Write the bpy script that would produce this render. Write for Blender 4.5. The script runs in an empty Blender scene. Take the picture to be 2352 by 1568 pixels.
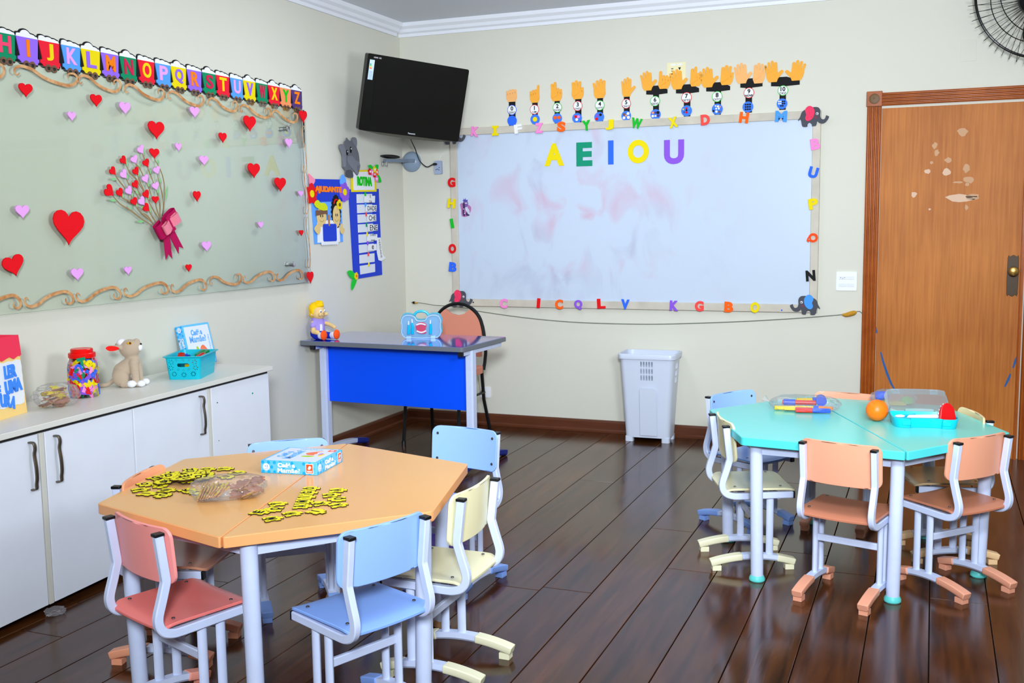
import bpy, bmesh, math, random
from mathutils import Matrix, Vector, Euler
from mathutils.geometry import tessellate_polygon
random.seed(7)
R = math.radians
scene = bpy.context.scene
COL = scene.collection

# ------------------------------------------------------------------ camera, world, lights, exposure
cam_d = bpy.data.cameras.new('camera'); cam = bpy.data.objects.new('camera', cam_d); COL.objects.link(cam)
cam_d.sensor_fit = 'HORIZONTAL'; cam_d.sensor_width = 36.0; cam_d.lens = 36.644; cam_d.clip_start = 0.05
def cam_matrix(yaw, pitch, roll, loc):
    cy, sy, cp, sp, cr, sr = math.cos(yaw), math.sin(yaw), math.cos(pitch), math.sin(pitch), math.cos(roll), math.sin(roll)
    fwd = Vector((sy*cp, cy*cp, sp)); right = Vector((cy, -sy, 0)); up = right.cross(fwd)
    r2 = cr*right + sr*up; u2 = -sr*right + cr*up
    m = Matrix.Identity(4)
    for i in range(3):
        m[i][0] = r2[i]; m[i][1] = u2[i]; m[i][2] = -fwd[i]; m[i][3] = loc[i]
    return m
cam.matrix_world = cam_matrix(R(-22.01289), R(-6.56929), R(-0.76244), (3.50394, -6.64606, 1.41862))
scene.camera = cam

w = bpy.data.worlds.new('world'); scene.world = w; w.use_nodes = True
w.node_tree.nodes['Background'].inputs[0].default_value = (0.9, 0.95, 1.0, 1)
w.node_tree.nodes['Background'].inputs[1].default_value = 0.3

def area(name, loc, target, sx, sy, power, color, spread=180):
    d = bpy.data.lights.new(name, 'AREA'); d.shape = 'RECTANGLE'; d.size = sx; d.size_y = sy; d.energy = power; d.color = color; d.spread = R(spread)
    o = bpy.data.objects.new(name, d); COL.objects.link(o); o.location = loc
    o.rotation_euler = (Vector(target) - Vector(loc)).to_track_quat('-Z', 'Y').to_euler()
    return o
COOL = (0.88, 0.96, 1.05)
area('flash_umbrella', (3.8, -7.4, 2.2), (1.6, -0.6, 1.2), 0.5, 0.5, 60, COOL, 95)
area('bounced_flash', (3.7, -4.4, 1.75), (2.9, -2.6, 2.79), 0.6, 0.6, 60, COOL)
area('corner_fill_light', (1.2, -1.7, 2.74), (1.2, -1.7, 0), 0.5, 1.3, 11, COOL)  # added fill under the ceiling to brighten the far corner, no real fixture

vs = scene.view_settings
vs.view_transform = 'Standard'; vs.look = 'None'; vs.exposure = 0.46; vs.gamma = 1.0; vs.use_curve_mapping = False
scene.cycles.max_bounces = 10; scene.cycles.transparent_max_bounces = 24; scene.cycles.caustics_reflective = False; scene.cycles.caustics_refractive = False
scene.cycles.use_denoising = True

# ------------------------------------------------------------------ materials
def lin(c):
    return tuple((x/255/12.92 if x/255 <= .04045 else ((x/255+.055)/1.055)**2.4) for x in c)
MATS = {}
def mat(name, rgb, rough=.5, metal=0., spec=.35, coat=0., var=0., vscale=20., bump=0., bscale=200., grain=None, sheen=0.):
    if name in MATS: return MATS[name]
    m = bpy.data.materials.new(name); m.use_nodes = True; nt = m.node_tree; b = nt.nodes['Principled BSDF']
    c = lin(rgb); b.inputs['Base Color'].default_value = (*c, 1); b.inputs['Roughness'].default_value = rough
    b.inputs['Metallic'].default_value = metal; b.inputs['Specular IOR Level'].default_value = spec
    b.inputs['Coat Weight'].default_value = coat; b.inputs['Coat Roughness'].default_value = .08
    if sheen: b.inputs['Sheen Weight'].default_value = sheen
    if var or bump:
        tc = nt.nodes.new('ShaderNodeTexCoord'); mp = nt.nodes.new('ShaderNodeMapping'); nt.links.new(tc.outputs['Object'], mp.inputs[0])
        if grain: mp.inputs['Scale'].default_value = grain
    if var:
        n = nt.nodes.new('ShaderNodeTexNoise'); n.inputs['Scale'].default_value = vscale; n.inputs['Detail'].default_value = 4
        nt.links.new(mp.outputs[0], n.inputs['Vector'])
        mr = nt.nodes.new('ShaderNodeMapRange'); mr.inputs[1].default_value = .3; mr.inputs[2].default_value = .7
        mr.inputs[3].default_value = 1-var; mr.inputs[4].default_value = 1+var*.6
        nt.links.new(n.outputs[0], mr.inputs[0])
        mx = nt.nodes.new('ShaderNodeVectorMath'); mx.operation = 'MULTIPLY'; mx.inputs[0].default_value = c
        nt.links.new(mr.outputs[0], mx.inputs[1]); nt.links.new(mx.outputs[0], b.inputs['Base Color'])
    if bump:
        n2 = nt.nodes.new('ShaderNodeTexNoise'); n2.inputs['Scale'].default_value = bscale; n2.inputs['Detail'].default_value = 3
        nt.links.new(mp.outputs[0], n2.inputs['Vector'])
        bp = nt.nodes.new('ShaderNodeBump'); bp.inputs['Strength'].default_value = bump; bp.inputs['Distance'].default_value = .002
        nt.links.new(n2.outputs[0], bp.inputs['Height']); nt.links.new(bp.outputs[0], b.inputs['Normal'])
    MATS[name] = m
    return m
def film(name, tint=(1, 1, 1), gloss=.12, rough=.05, body=0., bodyc=(1, 1, 1), bump=0., bscale=60., sheen=1.):
    """thin clear sheet: see-through with a real fresnel sheen, and optionally a little milky body"""
    if name in MATS: return MATS[name]
    m = bpy.data.materials.new(name); m.use_nodes = True; nt = m.node_tree; nt.nodes.clear()
    out = nt.nodes.new('ShaderNodeOutputMaterial'); tr = nt.nodes.new('ShaderNodeBsdfTransparent'); tr.inputs[0].default_value = (*tint, 1)
    gl = nt.nodes.new('ShaderNodeBsdfGlossy'); gl.inputs['Roughness'].default_value = rough
    fr = nt.nodes.new('ShaderNodeLayerWeight'); fr.inputs[0].default_value = gloss
    mx = nt.nodes.new('ShaderNodeMixShader'); sc = nt.nodes.new('ShaderNodeMath'); sc.operation = 'MULTIPLY'; sc.inputs[1].default_value = sheen; nt.links.new(fr.outputs['Fresnel'], sc.inputs[0]); nt.links.new(sc.outputs[0], mx.inputs[0])
    src = tr
    if body:
        df = nt.nodes.new('ShaderNodeBsdfDiffuse'); df.inputs[0].default_value = (*bodyc, 1)
        m0 = nt.nodes.new('ShaderNodeMixShader'); m0.inputs[0].default_value = body
        nt.links.new(tr.outputs[0], m0.inputs[1]); nt.links.new(df.outputs[0], m0.inputs[2]); src = m0
    nt.links.new(src.outputs[0], mx.inputs[1]); nt.links.new(gl.outputs[0], mx.inputs[2])
    if bump:
        tc = nt.nodes.new('ShaderNodeTexCoord'); n = nt.nodes.new('ShaderNodeTexNoise'); n.inputs['Scale'].default_value = bscale
        nt.links.new(tc.outputs['Object'], n.inputs['Vector']); bp = nt.nodes.new('ShaderNodeBump'); bp.inputs['Strength'].default_value = bump
        bp.inputs['Distance'].default_value = .01; nt.links.new(n.outputs[0], bp.inputs['Height']); nt.links.new(bp.outputs[0], gl.inputs['Normal'])
    nt.links.new(mx.outputs[0], out.inputs[0]); MATS[name] = m
    return m

# ------------------------------------------------------------------ mesh building
class MB:
    def __init__(s): s.v = []; s.f = []
    def add(s, vs, fs, mx=None):
        n = len(s.v); s.v += [tuple(mx @ Vector(p)) for p in vs] if mx else [tuple(p) for p in vs]
        s.f += [tuple(i+n for i in f) for f in fs]; return s
    def box(s, c, d, mx=None):
        x, y, z = (k/2 for k in d); a, b, e = c
        vs = [(a+i*x, b+j*y, e+k*z) for i in (-1, 1) for j in (-1, 1) for k in (-1, 1)]
        return s.add(vs, [(0, 1, 3, 2), (4, 6, 7, 5), (0, 4, 5, 1), (2, 3, 7, 6), (0, 2, 6, 4), (1, 5, 7, 3)], mx)
    def prism(s, pts, z0, z1, mx=None):
        a = sum(pts[i][0]*pts[(i+1) % len(pts)][1]-pts[(i+1) % len(pts)][0]*pts[i][1] for i in range(len(pts)))
        if a < 0: pts = pts[::-1]
        n = len(pts); vs = [(p[0], p[1], z0) for p in pts]+[(p[0], p[1], z1) for p in pts]
        fs = [(i, (i+1) % n, (i+1) % n+n, i+n) for i in range(n)]
        for t in tessellate_polygon([[Vector((p[0], p[1], 0)) for p in pts]]):
            t = list(t); q = [pts[i] for i in t]
            if (q[1][0]-q[0][0])*(q[2][1]-q[0][1])-(q[2][0]-q[0][0])*(q[1][1]-q[0][1]) < 0: t = t[::-1]
            fs += [tuple(i+n for i in t), tuple(t[::-1])]
        return s.add(vs, fs, mx)
    def disc(s, c, r, z0, z1, n=24, ry=None, mx=None):
        ry = ry or r
        return s.prism([(c[0]+r*math.cos(2*math.pi*i/n), c[1]+ry*math.sin(2*math.pi*i/n)) for i in range(n)], z0, z1, mx)
    def lathe(s, prof, n=24, mx=None, cap=True):
        vs = []; fs = []
        for (r, z) in prof: vs += [(r*math.cos(2*math.pi*i/n), r*math.sin(2*math.pi*i/n), z) for i in range(n)]
        for k in range(len(prof)-1):
            for i in range(n): fs.append((k*n+i, k*n+(i+1) % n, (k+1)*n+(i+1) % n, (k+1)*n+i))
        if cap: fs += [tuple(range(n))[::-1], tuple((len(prof)-1)*n+i for i in range(n))]
        return s.add(vs, fs, mx)
    def cyl(s, a, b, r, n=16, r2=None):
        a, b = Vector(a), Vector(b); q = (b-a).to_track_quat('Z', 'Y').to_matrix().to_4x4()
        return s.lathe([(r, 0), (r if r2 is None else r2, (b-a).length)], n, Matrix.Translation(a) @ q)
    def ball(s, c, r, nu=20, nv=12, mx=None):
        if not hasattr(r, '__len__'): r = (r, r, r)
        vs = [(c[0], c[1], c[2]-r[2])]; fs = []
        for j in range(1, nv):
            t = -math.pi/2+math.pi*j/nv
            vs += [(c[0]+r[0]*math.cos(t)*math.cos(2*math.pi*i/nu), c[1]+r[1]*math.cos(t)*math.sin(2*math.pi*i/nu), c[2]+r[2]*math.sin(t)) for i in range(nu)]
        vs.append((c[0], c[1], c[2]+r[2])); top = len(vs)-1
        for i in range(nu):
            fs.append((0, 1+(i+1) % nu, 1+i)); fs.append((top, top-nu+i, top-nu+(i+1) % nu))
            for j in range(nv-2): fs.append((1+j*nu+i, 1+j*nu+(i+1) % nu, 1+(j+1)*nu+(i+1) % nu, 1+(j+1)*nu+i))
        return s.add(vs, fs, mx)
    def tube(s, path, r, n=10, closed=False):
        P = [Vector(p) for p in path]; rs = r if hasattr(r, '__len__') else [r]*len(P)
        sec = [[(math.cos(2*math.pi*i/n), math.sin(2*math.pi*i/n)) for i in range(n)]]*len(P)
        return s._sweep(P, [[(rs[k]*a, rs[k]*b) for a, b in sec[k]] for k in range(len(P))], None, closed)
    def sweep(s, path, sec, side, closed=False):
        P = [Vector(p) for p in path]
        return s._sweep(P, [sec]*len(P), Vector(side), closed)
    def _sweep(s, P, secs, side, closed):
        n = len(secs[0]); m = len(P); vs = []; fs = []; prev = None
        for k in range(m):
            if closed: t = (P[(k+1) % m]-P[k-1]).normalized()
            else: t = ((P[min(k+1, m-1)]-P[k]).normalized()+(P[k]-P[max(k-1, 0)]).normalized()).normalized()
            if side is not None: a = (side-t*side.dot(t)).normalized()
            elif prev is None: a = t.orthogonal().normalized()
            else: a = (prev-t*prev.dot(t)).normalized()
            prev = a; b = t.cross(a)
            vs += [P[k]+a*u+b*w_ for u, w_ in secs[k]]
        for k in range(m if closed else m-1):
            for i in range(n):
                k2 = (k+1) % m; fs.append((k*n+i, k*n+(i+1) % n, k2*n+(i+1) % n, k2*n+i))
        if not closed: fs += [tuple(range(n))[::-1], tuple((m-1)*n+i for i in range(n))]
        return s.add(vs, fs)
    def panel(s, w, h, r, thick, fn, nu=16, nv=12):
        """rounded-corner sheet w x h bent by fn(x,y)->(point, normal)"""
        ys = sorted(set([round(-h/2+h*j/nv, 5) for j in range(nv+1)]+[round(sg*(h/2-r+r*math.sin(a*math.pi/10)), 5) for sg in (-1, 1) for a in range(6)]))
        vs = []; rows = len(ys)
        for lay in (0, 1):
            for y in ys:
                d = max(0, abs(y)-(h/2-r)); hw = w/2-r+math.sqrt(max(0, r*r-d*d))
                for i in range(nu+1):
                    x = hw*(-1+2*i/nu); p, nn = fn(x, y); vs.append(Vector(p)+Vector(nn)*(thick/2 if lay else -thick/2))
        n = nu+1; L = rows*n; fs = []
        for j in range(rows-1):
            for i in range(nu):
                q = (j*n+i, j*n+i+1, (j+1)*n+i+1, (j+1)*n+i)
                fs.append(tuple(k+L for k in q)); fs.append(q[::-1])
        bd = [j*n for j in range(rows)][::-1]+list(range(1, n))+[j*n+nu for j in range(1, rows)]+[(rows-1)*n+i for i in range(nu-1, 0, -1)]
        for k in range(len(bd)):
            a, b = bd[k], bd[(k+1) % len(bd)]; fs.append((a, b, b+L, a+L))
        return s.add(vs, fs)
    def mesh(s, name, smooth=True, angle=35):
        me = bpy.data.meshes.new(name); me.from_pydata(s.v, [], s.f); me.update()
        if smooth:
            me.polygons.foreach_set('use_smooth', [True]*len(me.polygons)); me.set_sharp_from_angle(angle=R(angle))
        return me
    def build(s, name, m, parent=None, bevel=0, smooth=True, angle=35, label=None, seg=2):
        me = s.mesh(name, smooth, angle); me.materials.append(m)
        return put(name, me, parent, bevel, label, seg)
def put(name, me, parent=None, bevel=0, label=None, seg=2):
    o = bpy.data.objects.new(name, me); COL.objects.link(o)
    if parent is not None: o.parent = parent
    if bevel:
        b = o.modifiers.new('soft_edges', 'BEVEL'); b.width = bevel; b.segments = seg; b.limit_method = 'ANGLE'; b.angle_limit = R(40)
    if label: o['label'] = label
    return o
def empty(name, mx):
    o = bpy.data.objects.new(name, None); o.empty_display_size = .05; COL.objects.link(o); o.matrix_world = mx
    return o
def tag(o, label, cat, group=None):
    o['label'] = label; o['category'] = cat
    if group: o['group'] = group
    return o
def struct(o): o['kind'] = 'structure'; return o
def stuff(o): o['kind'] = 'stuff'; return o
def TR(x, y, z, rz=0): return Matrix.Translation((x, y, z)) @ Matrix.Rotation(R(rz), 4, 'Z')
def back(x, z, off=0., rot=0.):        # frame on the back wall: local x right, y up, z out into the room
    return Matrix.Translation((x, -off, z)) @ Matrix.Rotation(R(90), 4, 'X') @ Matrix.Rotation(R(rot), 4, 'Z')
def left(y, z, off=0., rot=0.):        # the same on the wall at x = 0
    return Matrix.Translation((off, y, z)) @ Matrix(((0, 0, 1, 0), (1, 0, 0, 0), (0, 1, 0, 0), (0, 0, 0, 1))) @ Matrix.Rotation(R(rot), 4, 'Z')
def rrect(w, h, r, n=4, cx=0, cy=0):
    pts = []
    for (sx, sy, a0) in ((1, 1, 0), (-1, 1, 90), (-1, -1, 180), (1, -1, 270)):
        for k in range(n+1):
            a = R(a0+90*k/n); pts.append((cx+sx*(w/2-r)+r*math.cos(a), cy+sy*(h/2-r)+r*math.sin(a)))
    return pts
def smooth_closed(pts, n=3):           # Catmull-Rom through a closed outline
    out = []; m = len(pts)
    for i in range(m):
        p0, p1, p2, p3 = pts[i-1], pts[i], pts[(i+1) % m], pts[(i+2) % m]
        for k in range(n):
            t = k/n
            out.append(tuple(.5*(2*p1[j]+(p2[j]-p0[j])*t+(2*p0[j]-5*p1[j]+4*p2[j]-p3[j])*t*t+(3*p1[j]-p0[j]-3*p2[j]+p3[j])*t**3) for j in range(len(p1))))
    return out
def smooth_open(pts, n=4):
    out = []; m = len(pts)
    for i in range(m-1):
        p0, p1, p2, p3 = pts[max(i-1, 0)], pts[i], pts[i+1], pts[min(i+2, m-1)]
        for k in range(n):
            t = k/n
            out.append(tuple(.5*(2*p1[j]+(p2[j]-p0[j])*t+(2*p0[j]-5*p1[j]+4*p2[j]-p3[j])*t*t+(3*p1[j]-p0[j]-3*p2[j]+p3[j])*t**3) for j in range(len(p1))))
    out.append(tuple(pts[-1])); return out
GLY = {}
def glyphs(s, bold=0., serif=False):
    k = (s, bold)
    if k not in GLY:
        cu = bpy.data.curves.new('lettering', 'FONT'); cu.body = s; cu.offset = bold; cu.resolution_u = 5; cu.extrude = .5
        cu.align_x = 'CENTER'; cu.space_line = .85
        o = bpy.data.objects.new('lettering', cu); me = bpy.data.meshes.new_from_object(o)
        V = [tuple(v.co) for v in me.vertices]; F = [tuple(p.vertices) for p in me.polygons]
        bpy.data.objects.remove(o); bpy.data.curves.remove(cu); bpy.data.meshes.remove(me)
        x0, x1 = min(v[0] for v in V), max(v[0] for v in V); y0, y1 = min(v[1] for v in V), max(v[1] for v in V)
        GLY[k] = ([((v[0]-(x0+x1)/2)/(x1-x0), (v[1]-(y0+y1)/2)/(y1-y0), v[2]+.5) for v in V], F, (x1-x0)/(y1-y0))
    return GLY[k]
def letters(mb, s, h, depth, c=(0, 0), z0=0., w=None, rot=0., bold=0., shear=0.):
    V, F, asp = glyphs(s, bold); ww = w if w else h*asp; ca, sa = math.cos(R(rot)), math.sin(R(rot)); vs = []
    for x, y, z in V:
        x, y = x*ww+shear*y*h, y*h; vs.append((c[0]+ca*x-sa*y, c[1]+sa*x+ca*y, z0+z*depth))
    return mb.add(vs, F)
def heart_pts(w, h, n=28):             # tip at (0,0), lobes' middle at (0,h)
    P = []
    for i in range(n):
        t = 2*math.pi*i/n; x = 16*math.sin(t)**3; y = 13*math.cos(t)-5*math.cos(2*t)-2*math.cos(3*t)-math.cos(4*t)
        P.append((x/32*w, (y+17)/29*h))
    return P

# palette (paint and foam colours of the things themselves)
PAL = dict(pink=(245, 140, 205), yellow=(238, 215, 0), white=(240, 240, 240), orange=(252, 98, 12), green=(10, 185, 40), coral=(245, 75, 70), sky=(75, 155, 240),
           blue=(45, 105, 240), orangered=(250, 75, 15), black=(18, 18, 20), red=(225, 12, 20), purple=(140, 85, 215), teal=(10, 145, 110), crimson=(205, 30, 75),
           lilac=(150, 105, 235), lightblue=(85, 160, 245), lightpink=(235, 165, 235), amber=(255, 130, 0), peach=(248, 150, 95), plum=(82, 55, 120), grass=(0, 190, 20),
           deepgreen=(0, 140, 95), brown=(120, 85, 65), foamred=(238, 25, 50))
def foam(k): return mat('foam_'+k, PAL[k], .75, spec=.25, bump=.15, bscale=400)
WHITE_METAL = mat('white_painted_steel', (204, 215, 243), .32, spec=.4, var=.03, vscale=30)
BLACK_PLASTIC = mat('black_plastic', (16, 16, 18), .35)
CHROME = mat('chrome', (190, 190, 195), .2, metal=1.)
PAPER = mat('white_paper', (235, 236, 238), .8, spec=.2)
INK = mat('black_ink', (15, 15, 15), .7, spec=.2)
# ---- measured positions, metres on the walls (left wall: y,z; back wall: x,z) ----
HEARTS = [('r', -3.347, 1.95, -3.343, 2.005, 0.07), ('r', -2.958, 1.948, -2.954, 2.002, 0.068), ('p', -2.782, 1.93, -2.778, 1.986, 0.071),
 ('p', -3.108, 1.874, -3.105, 1.913, 0.047), ('r', -2.578, 1.831, -2.572, 1.916, 0.112), ('p', -2.291, 1.957, -2.287, 2.011, 0.072),
 ('r', -1.833, 1.923, -1.827, 2.006, 0.109), ('r', -1.308, 2.011, -1.303, 2.082, 0.079), ('r', -2.073, 1.847, -2.069, 1.899, 0.064),
 ('p', -2.426, 1.784, -2.423, 1.823, 0.046), ('p', -1.469, 1.856, -1.466, 1.909, 0.067), ('p', -2.236, 1.723, -2.232, 1.771, 0.069),
 ('r', -1.813, 1.673, -1.807, 1.753, 0.109), ('r', -1.567, 1.605, -1.562, 1.684, 0.11), ('r', -2.302, 1.539, -2.298, 1.592, 0.056),
 ('p', -1.364, 1.578, -1.362, 1.613, 0.05), ('p', -3.406, 1.457, -3.402, 1.511, 0.071), ('r', -3.168, 1.341, -3.156, 1.491, 0.175),
 ('r', -3.457, 1.224, -3.476, 1.307, 0.109), ('p', -3.131, 1.187, -3.127, 1.24, 0.07), ('p', -2.82, 1.196, -2.817, 1.234, 0.047),
 ('r', -2.392, 1.189, -2.389, 1.226, 0.044), ('p', -2.246, 1.286, -2.242, 1.337, 0.072), ('p', -1.772, 1.398, -1.769, 1.435, 0.047),
 ('r', -1.371, 1.35, -1.368, 1.384, 0.042), ('r', -1.292, 1.064, -1.287, 1.135, 0.067)]
BOUQUET = [('p', -2.678, 1.757, -2.7, 1.791, 0.046), ('r', -2.599, 1.739, -2.597, 1.787, 0.068), ('r', -2.794, 1.704, -2.821, 1.734, 0.041),
 ('p', -2.728, 1.709, -2.745, 1.743, 0.047), ('r', -2.649, 1.696, -2.666, 1.731, 0.045), ('r', -2.864, 1.652, -2.892, 1.682, 0.04),
 ('p', -2.795, 1.638, -2.824, 1.672, 0.045), ('r', -2.718, 1.656, -2.74, 1.688, 0.043), ('p', -2.582, 1.665, -2.595, 1.7, 0.048),
 ('p', -2.66, 1.621, -2.678, 1.657, 0.046), ('p', -2.596, 1.589, -2.608, 1.625, 0.048), ('r', -2.884, 1.557, -2.929, 1.595, 0.059),
 ('r', -2.832, 1.554, -2.852, 1.589, 0.044), ('p', -2.77, 1.564, -2.795, 1.598, 0.045), ('r', -2.728, 1.594, -2.748, 1.627, 0.041),
 ('r', -2.658, 1.55, -2.679, 1.584, 0.044), ('r', -2.609, 1.526, -2.609, 1.561, 0.047), ('r', -2.744, 1.515, -2.761, 1.549, 0.045),
 ('p', -2.686, 1.517, -2.715, 1.551, 0.045), ('r', -2.654, 1.49, -2.688, 1.517, 0.043)]
STEMS = [[(-2.678, 1.757), (-2.662, 1.728)], [(-2.599, 1.739), (-2.574, 1.709), (-2.547, 1.661), (-2.537, 1.595), (-2.55, 1.506), (-2.571, 1.456)],
 [(-2.792, 1.703), (-2.768, 1.668), (-2.728, 1.639), (-2.703, 1.606), (-2.681, 1.584)], [(-2.728, 1.71), (-2.702, 1.689), (-2.676, 1.65)],
 [(-2.649, 1.696), (-2.631, 1.661), (-2.613, 1.626)], [(-2.862, 1.649), (-2.834, 1.621), (-2.798, 1.589)],
 [(-2.795, 1.638), (-2.773, 1.605), (-2.738, 1.576), (-2.714, 1.542)], [(-2.718, 1.656), (-2.702, 1.621), (-2.678, 1.584)],
 [(-2.583, 1.665), (-2.57, 1.618), (-2.554, 1.564), (-2.553, 1.506), (-2.568, 1.456)], [(-2.662, 1.621), (-2.644, 1.593), (-2.631, 1.557)],
 [(-2.597, 1.589), (-2.583, 1.552), (-2.578, 1.506), (-2.582, 1.456)], [(-2.884, 1.558), (-2.842, 1.522), (-2.771, 1.49), (-2.689, 1.445), (-2.641, 1.425)],
 [(-2.833, 1.552), (-2.794, 1.538), (-2.763, 1.523)], [(-2.771, 1.564), (-2.761, 1.547)], [(-2.726, 1.594), (-2.704, 1.561)],
 [(-2.659, 1.549), (-2.634, 1.509), (-2.593, 1.46)], [(-2.609, 1.527), (-2.596, 1.494), (-2.585, 1.459)],
 [(-2.745, 1.514), (-2.713, 1.486), (-2.666, 1.456), (-2.624, 1.429)], [(-2.655, 1.49), (-2.632, 1.463), (-2.606, 1.435)],
 [(-2.694, 1.482), (-2.66, 1.463), (-2.639, 1.442)]]
LEAVES = [[(-2.671, 1.75), (-2.665, 1.784)], [(-2.779, 1.691), (-2.786, 1.733)], [(-2.702, 1.691), (-2.695, 1.713)], [(-2.577, 1.713), (-2.569, 1.74)],
 [(-2.634, 1.661), (-2.623, 1.69)], [(-2.711, 1.651), (-2.706, 1.672)], [(-2.856, 1.635), (-2.891, 1.634)], [(-2.863, 1.538), (-2.91, 1.54)],
 [(-2.786, 1.634), (-2.782, 1.66)], [(-2.647, 1.6), (-2.642, 1.629)], [(-2.57, 1.621), (-2.559, 1.649)], [(-2.588, 1.567), (-2.582, 1.602)],
 [(-2.533, 1.541), (-2.515, 1.617)], [(-2.819, 1.548), (-2.82, 1.572)], [(-2.761, 1.555), (-2.757, 1.575)], [(-2.717, 1.572), (-2.745, 1.583)],
 [(-2.732, 1.508), (-2.734, 1.527)], [(-2.768, 1.493), (-2.775, 1.519)], [(-2.692, 1.443), (-2.738, 1.441)], [(-2.651, 1.539), (-2.652, 1.566)],
 [(-2.642, 1.482), (-2.645, 1.513)], [(-2.687, 1.509), (-2.708, 1.507)]]
SCROLLS = [(-3.671, -3.443, 2.035, 0), (-3.396, -3.054, 2.046, 0), (-3.051, -2.795, 2.05, 0), (-2.772, -2.502, 2.042, 0), (-2.479, -2.208, 2.042, 0), (-2.173, -1.927, 2.041, 0),
 (-1.909, -1.627, 2.032, 0), (-1.616, -1.359, 2.029, 0), (-3.663, -3.439, 1.116, 1), (-3.421, -3.155, 1.113, 1), (-3.14, -2.868, 1.113, 1), (-2.849, -2.545, 1.115, 1),
 (-2.527, -2.256, 1.113, 1), (-2.229, -1.958, 1.126, 0), (-1.945, -1.648, 1.124, 1), (-1.631, -1.363, 1.119, 1)]
SCROLLS_V = [(-1.295, 1.994, -1.313, 1.721), (-1.292, 1.724, -1.302, 1.477), (-1.286, 1.46, -1.306, 1.156)]
GLASS = [[-3.463, 2.079], [-1.33, 2.085], [-3.548, 1.075], [-1.293, 1.072], [-1.295, 1.559]]
PEGS = [[-1.494, 1.962], [-1.483, 1.187]]
WAGONS = [('H', -3.463, -3.354), ('I', -3.349, -3.236), ('J', -3.233, -3.121), ('K', -3.11, -3.002), ('L', -2.998, -2.885), ('M', -2.879, -2.769), ('N', -2.762, -2.654),
 ('O', -2.643, -2.531), ('P', -2.525, -2.415), ('Q', -2.414, -2.3), ('R', -2.294, -2.182), ('S', -2.176, -2.067), ('T', -2.066, -1.954), ('U', -1.945, -1.835),
 ('V', -1.832, -1.722), ('W', -1.717, -1.609), ('X', -1.604, -1.492), ('Y', -1.489, -1.378), ('Z', -1.375, -1.264)]
FRAME_LETTERS = [('K', 0.577, 2.031, 'pink', -8), ('I', 0.726, 2.03, 'yellow', 0), ('F', 0.894, 2.034, 'white', 5), ('Z', 1.043, 2.033, 'pink', 0), ('S', 1.2, 2.035, 'orange', -5),
 ('Y', 1.374, 2.035, 'green', 5), ('J', 1.531, 2.033, 'yellow', -3), ('W', 1.711, 2.033, 'green', -12), ('X', 1.95, 2.028, 'yellow', 10), ('D', 2.154, 2.034, 'coral', 3),
 ('H', 2.394, 2.036, 'orange', -8), ('M', 2.618, 2.033, 'sky', -3), ('B', 2.823, 1.858, 'pink', 8), ('U', 2.814, 1.689, 'blue', -15), ('P', 2.818, 1.5, 'yellow', 8),
 ('Q', 2.816, 1.295, 'orangered', -90), ('N', 2.81, 1.064, 'black', 5), ('G', 0.393, 1.692, 'red', 0), ('H', 0.39, 1.548, 'yellow', -8), ('I', 0.39, 1.41, 'green', 10),
 ('O', 0.389, 1.235, 'red', 0), ('B', 0.39, 1.107, 'blue', -8), ('C', 0.771, 0.858, 'pink', 0), ('I', 1.027, 0.865, 'red', -5), ('C', 1.175, 0.859, 'orange', 0),
 ('Q', 1.31, 0.858, 'purple', 0), ('L', 1.471, 0.869, 'red', 3), ('V', 1.635, 0.867, 'blue', -3), ('K', 1.961, 0.864, 'purple', -3), ('G', 2.125, 0.864, 'coral', 0),
 ('B', 2.313, 0.862, 'orange', -3), ('O', 2.476, 0.862, 'yellow', 0)]
VOWELS = [('A', 1.144, 1.856, 0.138, 0.148, 'yellow'), ('E', 1.354, 1.851, 0.109, 0.155, 'teal'), ('I', 1.535, 1.856, 0.036, 0.154, 'blue'),
 ('O', 1.719, 1.855, 0.139, 0.15, 'yellow'), ('U', 1.953, 1.844, 0.129, 0.153, 'purple')]
BOARD = {'in_bl': [0.434, 0.885],
 'in_br': [2.803, 0.878],
 'in_tl': [0.435, 2.008],
 'in_tr': [2.797, 2.002],
 'out_bl': [0.433, 0.837],
 'out_br': [2.84, 0.841],
 'out_tl': [0.373, 2.048],
 'out_tr': [2.836, 2.053]}
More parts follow.
